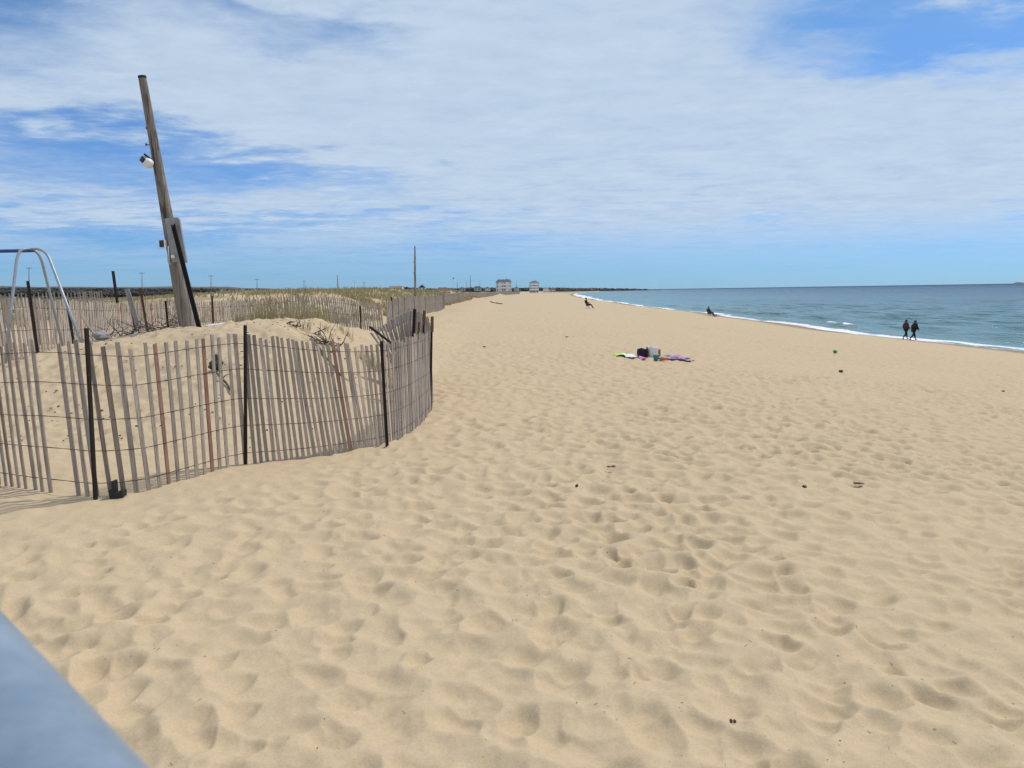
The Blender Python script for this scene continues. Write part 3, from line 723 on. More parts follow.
wood('shore_trees', 'tiny dark trees strung along the far shore behind the houses', [(345,291,1500,.5),(372,290.2,1400,.9),(392,287.5,1300,1),(400,287,1300,.7),(425,288.4,1300,1),(450,288.2,1300,1),(478,287.4,1300,1),(500,288,1300,1),(520,288,1400,1),(545,287.8,1500,1),(556,287.6,1500,.8),(575,287.9,2000,.8),(600,288.2,2600,.8),(620,288.4,3000,.7),(636,288.7,3300,.6),(648,289.4,3500,.3)], 2600, 3.6, 8, 90)
# far headland ground
pts = [(380,291.5,1500),(450,291,1500),(520,290.8,1600),(560,291,1900),(600,290.6,2600),(630,290.3,3200),(650,290.4,3500),(662,290.6,3600)]
ridge('far_headland', pts, 220, M['trees'], 9, 160)
ridge('offshore_island', [(1010,284.2,9000),(1014,283.0,9000),(1017,282.0,9000),(1021,282.2,9000),(1026,282.8,9000),(1045,283.6,9000)], 300, M['trees'], 12, 30)

# ------------------------------------------------------------------ buildings
M['sidingw'] = simple('pale_siding', (.80,.80,.78), .7, .08, 1.2); M['sidingg'] = simple('grey_siding', (.55,.55,.55), .7, .1, 1.2); M['roofd'] = simple('slate_roof', (.09,.10,.11), .8, .2, 1.5)
M['tan'] = simple('tan_siding', (.50,.45,.39), .7, .1, 1.2); M['redroof'] = simple('brown_roof', (.17,.09,.07), .8, .2, 1.5); M['roofg'] = simple('grey_roof', (.30,.31,.32), .8, .15, 1.5); M['pane'] = simple('window_glass', (.05,.065,.08), .15, .1, 1, 0, 0)
def house(name, label, px0, px1, ybase, ytop, d, wall='sidingw', roof='roofd', kind='gable', storeys=2, cols=4, cat='house', group=None, rf=.3, depth=None, balc=False, rz=0, turret=False):
    a = at_d(px0, ybase, d); b = at_d(px1, ybase, d); top = at_d((px0+px1)/2, ytop, d).z; W = (b.x-a.x); g0 = min(a.z, b.z)-1.0; Hh = top-g0; D = depth or W*.6
    root = empty(name, ((a.x+b.x)/2, d, g0), rz); tag(root, label, cat, group)
    wh = Hh*(1-rf)
    def loc(mb, nm, mat, par=root):
        o = bpy.data.objects.new(nm, mb.mesh(nm, M[mat])); C.objects.link(o); o.parent = par; return o
    mb = MB(); mb.box((0, D/2, wh/2), (W, D, wh)); loc(mb, 'wall', wall)
    mb = MB(); o_ = W*.03
    if kind == 'gable':   # ridge along x, hipped ends
        hx = W/2+o_; v = [(-hx,-o_,wh),(hx,-o_,wh),(hx,D+o_,wh),(-hx,D+o_,wh),(-hx*.72,D/2,Hh),(hx*.72,D/2,Hh)]; mb.v = [Vector(q) for q in v]; mb.f = [(0,1,5,4),(1,2,5),(2,3,4,5),(3,0,4),(3,2,1,0)]
    elif kind == 'front':  # gable faces the beach
        mb.prism([(-W/2-o_,wh),(W/2+o_,wh),(0,Hh)], -o_, D+o_)
    else: mb.prism([(-W/2-o_,wh),(W/2+o_,wh),(W/2+o_,wh+Hh*rf*.6),(-W/2*.6,Hh),(-W/2-o_,wh+Hh*rf*.6)], -o_, D+o_)
    r_o = loc(mb, 'roof', roof)
    mb = MB(); mb.box((W*.2, D*.5, Hh+.2), (W*.05, W*.05, Hh*.14)); loc(mb, 'chimney', 'tan', r_o)
    sh = wh/storeys
    for i in range(cols):
        for j in range(storeys):
            x = -W/2+W*(i+.5)/cols; z = sh*(j+.5)
            mb = MB(); mb.box((x, -.04, z), (W/cols*.36, .12, sh*.42)); w_ = loc(mb, 'window', 'pane')
            mb = MB(); s_ = W/cols*.36; mb.box((x, -.13, z-sh*.27), (s_*1.2, .12, sh*.05)); mb.box((x, -.13, z+sh*.24), (s_*1.2, .12, sh*.05)); mb.box((x, -.13, z), (s_*.07, .05, sh*.49)); loc(mb, 'frame', 'sidingw', w_)
    if balc:
        for j in range(1, storeys):
            mb = MB(); mb.box((0, -.9, sh*j), (W*.8, 1.6, .2)); mb.box((0, -1.66, sh*j+.62), (W*.8, .08, 1.0)); loc(mb, 'balcony', 'sidingw')
    if turret:
        mb = MB(); mb.box((-W*.22, -.6, wh*.5), (W*.2, 1.2, wh*.99)); mb.v += []; loc(mb, 'front_bay', 'sidingw')
        mb = MB(); mb.prism([(-W*.36,wh*.98),(-W*.08,wh*.98),(-W*.22,Hh*.98)], -1.3, D*.4); loc(mb, 'gable_roof', 'roofg')
        mb = MB(); mb.box((W*.2, -.5, wh*.5), (W*.16, 1.0, wh*.99)); loc(mb, 'front_bay', 'sidingw')
    return root
house('apartment_house', 'large pale beach house with dark hip roof and balconies far down the beach', 496, 511.5, 290.0, 279.3, 620, 'sidingw', 'roofd', 'gable', 3, 6, 'building', rf=.24, balc=True, turret=True)
house('tall_grey_house', 'tall narrow grey house nearest the far beach end', 529.5, 539, 291.3, 280.5, 560, 'sidingg', 'roofg', 'front', 4, 3, 'building', rf=.16, balc=True)
house('low_white_building', 'low flat white building behind the grass dunes left of the thin pole', 389.5, 402.5, 289.5, 285.2, 700, 'sidingw', 'roofg', 'gable', 1, 5, 'building', rf=.2)
house('white_cottage', 'white cottage with dark gable roof just right of the thin pole', 418.5, 425.5, 290.5, 284.6, 640, 'sidingw', 'roofd', 'front', 2, 2, 'house', rf=.42)
house('beach_house', 'low white house right of the tall grey house', 543, 549, 291.5, 288.3, 700, 'sidingw', 'roofg', 'gable', 1, 3, 'house', rf=.35)
house('beach_house', 'small brown roofed house behind the low white one', 549.5, 555.5, 291.3, 287.8, 800, 'tan', 'redroof', 'gable', 1, 2, 'house', rf=.4)
house('brown_roofed_house', 'long red-brown roofed building right of the white cottage', 437, 448, 290.8, 287.4, 900, 'tan', 'redroof', 'gable', 1, 4, 'house', rf=.45)
small = [(459,465,286.8,1100,'tan','roofg','front','tiny house between the flagpole and the tall mast'),
 (474,481,286.2,1100,'sidingg','roofd','gable','tiny grey house right of the tall mast'),
 (485,490,286.6,1000,'sidingw','roofg','front','tiny white house immediately left of the large hip roofed one'),
 (514,519,286.4,900,'sidingg','roofg','front','small grey house tucked against the large house'),
 (561,567,287.6,1700,'sidingg','roofd','gable','tiny grey house among trees, first on the far shore'),
 (572,577,287.8,1900,'sidingw','roofg','front','tiny white house, second on the far shore'),
 (585,593,288.0,2300,'tan','redroof','gable','tiny reddish roofed house midway along the far shore'),
 (603,608,287.8,2700,'sidingg','roofd','front','tiny grey house past the reddish roof on the far shore'),
 (616,622,288.1,3000,'sidingg','redroof','gable','tiny last but one house on the far point'),
 (632,637,288.4,3300,'tan','roofd','gable','tiny last house at the tip of the far point'),
 (252,255.5,288.6,1300,'sidingw','roofg','front','tiny white house on the hill under the faint pole'),
 (241,244,288.4,1300,'sidingw','roofg','gable','tiny pale house on the wooded hill, left of the white one'),
 (180,183,287.6,1300,'sidingg','roofg','gable','tiny grey house on the wooded hill behind the leaning pole')]
for x0, x1, yt, d, w, r, k, lab in small: house('shore_house', lab, x0, x1, 290.3 if x0 > 300 else 291, yt, d, w, r, k, 1, 2, 'house', 'distant houses', rf=.42)

# ------------------------------------------------------------------ distant poles
def upole(px, yb, yt, d, label, arm=True, w=.16, transformer=False, group='distant utility poles', name='utility_pole', lean=0):
    b = at_d(px, yb, d); t = at_d(px+lean, yt, d); root = empty(name, b); tag(root, label, 'pole', group)
    mb = MB(); mb.tube([b-Vector((0,0,1)), b.lerp(t, .5), t], [w*1.1, w, w*.8], 8); mb.build('shaft', M['pole'], root, smooth=True, origin=b)
    if arm:
        z = t.z-.5; mb = MB(); mb.box((t.x, t.y-w, z), (2.6, .12, .14)); mb.build('crossarm', M['pole'], root)
        mb = MB(); 
        for k in (-1.15, -.5, .5, 1.15): mb.tube([(t.x+k, t.y-w, z+.07), (t.x+k, t.y-w, z+.3)], .05, 6)
        mb.build('insulators', M['greybox'], root)
    if transformer:
        for f in (.42, .66):
            q = b.lerp(t, f); mb = MB(); mb.tube([q+Vector((-w-.04,-.05,-.08)), q+Vector((-w-.04,-.05,.08))], .05, 8); mb.build('white_fitting', M['white'], root)
    return root
upole(29, 292, 267, 330, 'distant utility pole with crossarm seen inside the swing frame')
upole(142, 293, 272, 350, 'distant utility pole with crossarm left of the leaning pole')
upole(211, 293, 275, 370, 'distant utility pole with crossarm first to the right of the leaning pole')
upole(257, 293, 278.5, 420, 'distant faint utility pole, second right of the leaning pole')
upole(304, 293, 280.5, 480, 'distant utility pole with crossarm, third right of the leaning pole')
upole(338, 293, 275, 200, 'bare distant pole without crossarm left of the thin tall pole', arm=False, lean=-.6, w=.14)
upole(364, 293, 282, 560, 'smallest distant utility pole with crossarm near the thin tall pole')
upole(415, 292.5, 246, 75, 'thin tall bare pole rising from the grass dunes with two white fittings', arm=False, w=.10, transformer=True, group=None, name='tall_pole')
upole(305.8, 293, 284, 300, 'short bare stub pole beside the third distant pole', arm=False, w=.1)
upole(470.3, 290, 274.5, 700, 'tall thin mast among the distant houses', arm=False, w=.28, group='distant masts', name='mast')
upole(457.3, 290, 281.5, 700, 'short mast right of the red flag', arm=False, w=.2, group='distant masts', name='mast')
upole(480, 290, 280, 700, 'short mast left of the large house', arm=False, w=.16, group='distant masts', name='mast')
upole(466.5, 290, 280.3, 700, 'short mast just left of the tall thin mast', arm=False, w=.18, group='distant masts', name='mast')
upole(516.3, 290, 281, 600, 'thin mast between the two largest distant buildings', arm=False, w=.14, group='distant masts', name='mast')
# white marker post in dunes
b = at_d(355, 294, 70); b.z = H1(b.x, b.y); mb = MB(); mb.box(b+Vector((0,0,.75)), (.10,.10,.5)); mb.prism([(b.x-.05,b.z+1.0),(b.x+.05,b.z+1.0),(b.x,b.z+1.08)], b.y-.05, b.y+.05); tag(mb.build('marker_post', M['white'], origin=b), 'short white marker post standing in the dune grass', 'post')
# flag
b = at_d(452.6, 290, 420); t = at_d(454, 276.5, 420); fr = empty('flagpole', b); tag(fr, 'distant flagpole with a small red and blue flag', 'flag')
mb = MB(); mb.tube([b-Vector((0,0,.8)), t], [.06,.04], 8); mb.build('pole_shaft', M['white'], fr, smooth=True, origin=b)
M['flag'] = simple('flag_red', (.35,.03,.05), .8, .1, 3); M['flagb'] = simple('flag_blue', (.02,.04,.2), .8, .1, 3)
V = MB(); nx = 8
for i in range(nx+1):
    u = i/nx
    for z in (0, 1): V.v.append(Vector((t.x-u*.7, t.y+.12*math.sin(u*7), t.z-.2-u*.8-(1-z)*.8)))
V.f = [(2*i, 2*i+2, 2*i+3, 2*i+1) for i in range(nx)]; fo = V.build('flag_cloth', M['flag'], fr); sm = fo.modifiers.new('solid', 'SOLIDIFY'); sm.thickness = .02

# ------------------------------------------------------------------ driftwood and litter on the beach
def onbeach(px, py):
    z = 0.0
    for _ in range(30):
        p = at_z(px, py, z); z = .5*z+.5*H1(p.x, p.y)
    p = at_z(px, py, z); p.z = H1(p.x, p.y); return p
def litter(name, label, px, py, size, mat, seed, cat='driftwood', rot=0):
    p = onbeach(px, py); r = random.Random(seed); mb = MB()
    for k in range(3): blob(mb, (p.x+r.gauss(0, size[0]*.5), p.y+r.gauss(0, size[1]*.5), p.z+size[2]*.5), (size[0]*.55, size[1]*.55, size[2]*.7), seed+k, .3, 2)
    return tag(mb.build(name, M[mat]), label, cat)
M['weed'] = simple('dry_seaweed', (.05,.035,.02), .9, .4, 40); M['reddrift'] = simple('reddish_bark', (.16,.09,.07), .9, .3, 40)
litter('seaweed_scrap', 'black scrap of seaweed at centre right of the trampled sand', 805.5, 487.5, (.028,.02,.014), 'black', 3, 'seaweed')
litter('bark_piece', 'flat reddish brown bark piece right of the black seaweed scrap', 858, 483, (.045,.035,.012), 'reddrift', 5, 'bark')
litter('seaweed_scrap', 'small dark weed scrap in the middle of the beach', 577.5, 486.5, (.02,.015,.015), 'black', 7, 'seaweed')
litter('seaweed_scrap', 'brown weed scraps above the middle of the beach', 611, 467, (.04,.02,.01), 'reddrift', 9, 'seaweed')
litter('stone', 'dark stone half buried in a footprint near the bottom right', 733, 722, (.012,.010,.010), 'drift', 11, 'stone')
litter('driftwood_chunk', 'short dark driftwood chunk near the green ball', 841, 372, (.09,.06,.04), 'weed', 13, 'driftwood')
litter('seaweed_scrap', 'thin dark weed strip near the right edge of the beach', 1003, 391.5, (.07,.04,.02), 'weed', 15, 'seaweed')
a = onbeach(491, 302.3); b = onbeach(502, 304.2)
log('driftwood_log', 'long bleached driftwood log lying far up the beach', a, b, .06, 17, 'drift', .9)
litter('wood_chip', 'dark wood chip on the upper beach right of the fence corner', 486, 347, (.06,.04,.02), 'drift', 19, 'driftwood')
litter('seaweed_scrap', 'dark weed scrap on the upper beach nearer the seated figure', 567, 337, (.07,.04,.02), 'weed', 21, 'seaweed')
# green ball
M['green'] = simple('green_rubber', (.02,.22,.06), .5, .2, 20); p = onbeach(835, 354); mb = MB(); blob(mb, p+Vector((0,0,.09)), (.075,.075,.075), 2, .0, 3); go = tag(mb.build('green_ball', M['green'], smooth=True), 'green ball resting on the sand toward the water', 'ball')
# countless flecks of weed, shell and twig
r = random.Random(33); mb = MB()
_d = 2.2*np.exp(RNG.random(2600)*2.9); _x = _d*np.tan(RNG.uniform(-.62, .62, 2600)); _z = base_h(_x, _d)+footprints(_x, _d)*.85+.001
for x, y, z in zip(_x.tolist(), _d.tolist(), _z.tolist()):
    if x < -1.5 and y > 5.5: continue
    d = y; s = r.uniform(.0012, .0034)*(1+.04*d)
    if r.random() < .25: aa = r.uniform(0, 3.14); mb.tube([(x,y,z),(x+math.cos(aa)*s*5,y+math.sin(aa)*s*5,z+.004)], s*.28, 4)
    else: mb.box((x,y,z), (s*r.uniform(.6,1.8), s, s*.7), Matrix.Rotation(r.uniform(0,3), 3, 'Z'))
for i in range(420):
    x = r.uniform(-9, -2.4); y = r.uniform(8, 15); z = H1(x, y)+.004; s = r.uniform(.006, .018); mb.box((x,y,z), (s*r.uniform(.8,3), s, s*.7), Matrix.Rotation(r.uniform(0,3), 3, 'Z'))
def fleck():
    t = NT('beach_flecks'); t.set(base_color=t.ramp(t.rnd(), [(0,(.04,.03,.02)),(.55,(.12,.08,.05)),(.82,(.03,.025,.02)),(.93,(.7,.68,.62))], 'CONSTANT'), roughness=.8); return t.m
M['fleck'] = fleck()
tag(mb.build('beach_flecks', M['fleck'], origin=(0,5,0)), 'small dark flecks of weed, twig and shell scattered over the sand', 'debris', kind='stuff')

# ------------------------------------------------------------------ the beach pitch: bags and blanket
c0 = onbeach(655, 357)
def bp(px, dy=0):  # point at the pitch, picture column px, dy metres further away
    q = at_d(px, 300, c0.y+dy); q.z = H1(q.x, q.y); return q
def cloth(name, label, x0, x1, dy0, dy1, mat, hgt, seed, cat, nx=36, ny=16, ratio=1):
    a = bp(x0, dy0); b = bp(x1, dy0); xs = np.linspace(a.x, b.x, nx); yy = np.linspace(a.y, c0.y+dy1, ny); XX, YY = np.meshgrid(xs, yy)
    ZZ = base_h(XX, YY)+.008+hgt*np.abs(fbm(XX*5+seed, YY*5, 3, seed))*1.3
    nz = fbm(XX*3+seed*2, YY*3, 2, seed+1)*.07; o = mesh_from_grid(name, XX+nz, YY+fbm(XX*2, YY*2, 2, seed+3)*.25, ZZ, mat, smooth=True)
    s = o.modifiers.new('solid', 'SOLIDIFY'); s.thickness = .008; return tag(o, label, cat)
def blanket_mat():
    t = NT('patterned_blanket'); v = t.obj(); vo = t.add('ShaderNodeTexVoronoi'); vo.inputs['Scale'].default_value = 5; t.link(v, vo.inputs['Vector'])
    sx = t.add('ShaderNodeSeparateColor'); t.link(vo.outputs['Color'], sx.inputs[0])
    t.set(base_color=t.ramp(sx.outputs[0], [(0,(.26,.12,.30)),(.25,(.42,.32,.40)),(.42,(.08,.05,.16)),(.55,(.38,.16,.30)),(.7,(.12,.28,.33)),(.82,(.5,.42,.5)),(.92,(.22,.08,.28))], 'CONSTANT'), roughness=.9); return t.m
M['blanket'] = blanket_mat()
M['lime'] = simple('lime_cloth', (.38,.70,.10), .8, .15, 8); M['whitecloth'] = simple('white_cloth', (.72,.74,.70), .85, .12, 8); M['navy'] = simple('navy_fabric', (.008,.010,.035), .8, .3, 12)
M['cream'] = simple('cream_canvas', (.82,.77,.72), .85, .1, 12); M['teal'] = simple('teal_plastic', (.04,.24,.34), .5, .2, 8); M['orange'] = simple('orange_red_plastic', (.62,.13,.05), .5, .15, 8); M['pink'] = simple('pink_cloth', (.5,.14,.36), .8, .2, 8); M['pgreen'] = simple('pale_green_cloth', (.28,.52,.2), .8, .15, 8)
cloth('beach_blanket', 'crumpled pink and purple patterned blanket spread right of the cream bag', 666, 695, -.55, .75, M['blanket'], .06, 3, 'blanket', 40, 20)
cloth('lime_towel', 'bright lime green cloth at the left end of the beach things', 617.5, 627, -.35, .25, M['lime'], .08, 5, 'cloth', 16, 10)
cloth('white_towel', 'rumpled white cloth between the lime cloth and the navy bag', 626, 636.5, -.5, .15, M['whitecloth'], .08, 7, 'towel', 18, 10)
cloth('pale_green_towel', 'pale green cloth lying right of the cream bag', 659.5, 667, -.3, .3, M['pgreen'], .10, 9, 'cloth', 14, 10)
cloth('pink_towel', 'small pink cloth in front of the navy bag', 640, 646, -.75, -.45, M['pink'], .05, 11, 'cloth', 12, 8)
def bag(name, label, px0, px1, h, dpt, mat, hm, cat, dy=0):
    a = bp(px0, dy); b = bp(px1, dy); w = b.x-a.x; c = (a+b)/2; root = empty(name, c); tag(root, label, cat)
    mb = MB(); n = 14
    for z, k in ((-.01,.9),(.03,1),(h*.5,1.03),(h*.92,.98),(h,.92)):
        for i in range(n):
            an = 2*math.pi*i/n; ce, se = math.cos(an), math.sin(an); ex = .45
            mb.v.append(Vector((c.x+w/2*k*math.copysign(abs(ce)**ex, ce), c.y+dpt/2*k*math.copysign(abs(se)**ex, se), c.z+z+.015*math.sin(3*an+z*9))))
    for j in range(4):
        for i in range(n): mb.f.append((j*n+i, j*n+(i+1)%n, (j+1)*n+(i+1)%n, (j+1)*n+i))
    mb.f.append(tuple(reversed(range(n)))); mb.f.append(tuple(4*n+i for i in range(n))); mb.build('bag_body', mat, root, smooth=False, origin=c)
    for s in (-1, 1):
        mb = MB(); y = c.y+s*dpt*.3; mb.tube(arc((c.x-w*.25, y, c.z+h*.97), (c.x, y, c.z+h*1.2), (c.x+w*.25, y, c.z+h*.97), 9), .012, 6); mb.build('handle', hm, root, smooth=True)
    return root
bag('navy_bag', 'dark navy cooler bag standing left of the cream tote', 637.5, 647, .20, .26, M['navy'], M['navy'], 'bag')
bag('cream_tote', 'cream canvas tote bag standing beside the navy bag', 648.5, 658, .27, .2, M['cream'], M['cream'], 'bag', .1)
# folded parasol pole / bottle beside bags
p = bp(647.4, -.12); mb = MB(); mb.tube([p, p+Vector((0,0,.2)), p+Vector((0,0,.24)), p+Vector((0,0,.28))], [.04,.04,.018,.018], 12); tag(mb.build('drink_bottle', M['black'], smooth=True), 'black drink bottle standing between the navy bag and the cream tote', 'bottle')
p = bp(659.8, .05); mb = MB(); mb.tube([p+Vector((0,0,-.02)), p+Vector((0,0,.2)), p+Vector((0,0,.24))], [.035,.035,.015], 12); tag(mb.build('drink_bottle', M['orange'], smooth=True), 'small red drink bottle at the right side of the cream tote', 'bottle')
p = bp(664.5, -.75); mb = MB(); mb.tube([p+Vector((-.12,0,.02)), p+Vector((-.10,0,.035)), p+Vector((.10,.02,.035)), p+Vector((.12,.02,.02))], [.02,.045,.045,.02], 14); tag(mb.build('orange_float', M['orange'], smooth=True), 'orange red toy lying in front of the pale green cloth', 'toy')
p = bp(656.5, -.72); mb = MB(); mb.tube([p+Vector((0,0,-.01)), p+Vector((0,0,.12)), p+Vector((0,0,.13)), p+Vector((0,0,.121))], [.06,.085,.09,.08], 16); bk = tag(mb.build('teal_bucket', M['teal'], smooth=True), 'small teal bucket in front of the cream tote', 'bucket')
mb = MB(); mb.tube(arc(p+Vector((-.085,0,.12)), p+Vector((0,-.06,.22)), p+Vector((.085,0,.12)), 8), .005, 5); mb.build('handle', M['white'], bk)
for i, (px_, dy_, s_) in enumerate([]): pass

# ------------------------------------------------------------------ people
def skinmesh(name, joints, edges, mat, parent=None, sub=2, root=0):
    """joints: dict name -> (pos, radius); grown with a Skin modifier"""
    keys = list(joints); me = bpy.data.meshes.new(name); me.from_pydata([joints[k][0] for k in keys], [(keys.index(a), keys.index(b)) for a, b in edges], []); me.update()
    o = bpy.data.objects.new(name, me); C.objects.link(o)
    m = o.modifiers.new('skin', 'SKIN'); m.use_smooth_shade = True
    for i, k in enumerate(keys):
        sv = me.skin_vertices[0].data[i]; rr = joints[k][1]; rr = rr if isinstance(rr, tuple) else (rr, rr); sv.radius = rr; sv.use_root = (i == root)
    s = o.modifiers.new('sub', 'SUBSURF'); s.levels = sub; s.render_levels = sub
    me.materials.append(mat)
    dg = bpy.context.evaluated_depsgraph_get(); dg.update(); ev = o.evaluated_get(dg); nm = bpy.data.meshes.new_from_object(ev)
    o.modifiers.clear(); o.data = nm
    if not nm.materials: nm.materials.append(mat)
    if parent: o.parent = parent
    return o
SK = simple('skin', (.42,.24,.17), .55, .08, 20); HAIR = simple('dark_hair', (.015,.011,.009), .6, .3, 60)
def hand(wr, dr, side):
    """five curled fingers and a thumb-side offset: list of tubes in local space"""
    wr = Vector(wr); dr = Vector(dr).normalized(); out = []; lat = Vector((0, 1, 0)); pal = wr+dr*.09
    for k, L in enumerate((.070, .080, .076, .060)):
        b = pal+lat*(.030-.020*k); out.append(([b-dr*.03, b, b+dr*L*.5+Vector((side*-.008,0,0)), b+dr*L*.85+Vector((side*-.03,0,0))], [.010,.0095,.0085,.007]))
    b = wr+dr*.03+lat*.03; out.append(([b, b+dr*.03+lat*.02, b+dr*.06+lat*.025+Vector((side*-.015,0,0))], [.011,.010,.008])); return out
def add_tubes(o, tubes, n=6):
    mb = MB()
    for pts, rad in tubes: mb.tube(pts, rad, n)
    bm = bmesh.new(); bm.from_mesh(o.data); vs = [bm.verts.new(v) for v in mb.v]
    for f in mb.f:
        try: bm.faces.new([vs[i] for i in f])
        except Exception: pass
    bm.to_mesh(o.data); bm.free()
def walker(px, py, lab, rz, jacket, trousers, hgt=1.7, coat=False, swing=1, lean=0, hood=False):
    p = onbeach(px, py); root = empty('person', p, rz); root.scale = (hgt/1.72,)*3; tag(root, lab, 'person')
    s = swing; J = {
     'pel': ((0,0,.93), .115), 'sp': ((lean*.3,0,1.12), (.12,.105)), 'ch': ((lean*.7,0,1.32), (.145,.11)), 'nk': ((lean,0,1.46), .052), 'hd0': ((lean+.02,0,1.54), .075), 'hd1': ((lean+.025,0,1.64), .085), 'hd2': ((lean+.015,0,1.69), .055),
     'shl': ((lean*.8,.17,1.40), .058), 'ell': ((lean*.8-.10*s,.23,1.14), .042), 'wrl': ((lean*.8+.06*s,.22,.92), .028), 'hal': ((lean*.8+.085*s,.215,.85), (.036,.018)),
     'shr': ((lean*.8,-.17,1.40), .058), 'elr': ((lean*.8+.02*s,-.23,1.14), .042), 'wrr': ((lean*.8+.16*s,-.21,.95), .028), 'har': ((lean*.8+.20*s,-.205,.885), (.036,.018)),
     'hpl': ((0,.09,.88), .088), 'knl': ((.14*s,.095,.50), .058), 'anl': ((.22*s if s > 0 else .30*s,.095,.09), .036), 'tol': (((.22*s if s > 0 else .30*s)+.15,.10,.03), .028),
     'hpr': ((0,-.09,.88), .088), 'knr': ((-.05*s,-.095,.50), .058), 'anr': ((-.33*s,-.095,.13), .036), 'tor': ((-.33*s+.13,-.10,.035), .028)}
    E = [('pel','sp'),('sp','ch'),('ch','nk'),('nk','hd0'),('hd0','hd1'),('hd1','hd2'),('ch','shl'),('shl','ell'),('ell','wrl'),('wrl','hal'),('ch','shr'),('shr','elr'),('elr','wrr'),('wrr','har'),('pel','hpl'),('hpl','knl'),('knl','anl'),('anl','tol'),('pel','hpr'),('hpr','knr'),('knr','anr'),('anr','tor')]
    body = skinmesh('body', J, E, SK, root)
    add_tubes(body, hand(J['wrl'][0], Vector(J['hal'][0])-Vector(J['wrl'][0]), 1)+hand(J['wrr'][0], Vector(J['har'][0])-Vector(J['wrr'][0]), 1))
    h = Vector(J['hd1'][0]); add_tubes(body, [([h+Vector((.075,0,0)), h+Vector((.105,0,-.03))], [.012,.016]), ([h+Vector((-.0,.08,.0)), h+Vector((-.0,.08,-.04))], [.018,.014]), ([h+Vector((0,-.08,0)), h+Vector((0,-.08,-.04))], [.018,.014])])
    def gr(k, d): 
        r_ = J[k][1]; r_ = r_ if isinstance(r_, tuple) else (r_, r_); return (J[k][0], (r_[0]+d, r_[1]+d))
    jd = .085 if coat else .07
    jj = {k: gr(k, jd) for k in ('pel','sp','ch','shl','ell','wrl','shr','elr','wrr')}; jj['col'] = ((lean,0,1.45), .075)
    je = [('pel','sp'),('sp','ch'),('ch','col'),('ch','shl'),('shl','ell'),('ell','wrl'),('ch','shr'),('shr','elr'),('elr','wrr')]
    if coat: jj['hem'] = ((-.02,0,.72), (.23,.21)); je.append(('pel','hem'))
    skinmesh('coat' if coat else 'jacket', jj, je, jacket, root)
    tj = {k: gr(k, .018) for k in ('pel','hpl','knl','hpr','knr')}
    tj = {k: (v[0], (v[1][0]+.015, v[1][1]+.015)) for k, v in tj.items()}
    for a_n, k_n in (('anl','knl'),('anr','knr')):
        q = Vector(J[a_n][0]).lerp(Vector(J[k_n][0]), .12); tj[a_n] = (tuple(q), .055)
    skinmesh('trousers', tj, [('pel','hpl'),('hpl','knl'),('knl','anl'),('pel','hpr'),('hpr','knr'),('knr','anr')], trousers, root)
    for a_n, t_n in (('anl','tol'),('anr','tor')):
        a = Vector(J[a_n][0]); t = Vector(J[t_n][0]); skinmesh('shoe', {'a': (tuple(a+Vector((-.03,0,-.02))), .05), 'b': (tuple((a+t)/2), .048), 'c': (tuple(t), .038)}, [('a','b'),('b','c')], M['black'], root)
    hj = {'a': (tuple(h+Vector((-.03,0,.0))), .088), 'b': (tuple(h+Vector((-.015,0,.07))), .08), 'c': (tuple(h+Vector((-.045,0,-.07))), .07 if not hood else .1)}
    skinmesh('hood' if hood else 'hair', hj, [('c','a'),('a','b')], jacket if hood else HAIR, root)
    return root
BR = simple('brown_jacket', (.085,.035,.022), .85, .35, 8); DK = simple('dark_trousers', (.012,.012,.02), .85, .3, 10); BL = simple('black_coat', (.008,.009,.011), .8, .3, 8)
walker(905.5, 339.0, 'walking person in a brown jacket and dark trousers, left of the pair by the water', R(8), BR, DK, 1.72, swing=1)
walker(913.2, 339.9, 'walking person in a long black coat leaning forward, right of the pair by the water', R(8), BL, DK, 1.70, coat=True, swing=1.25, lean=.13, hood=True)
pk = M['pink']
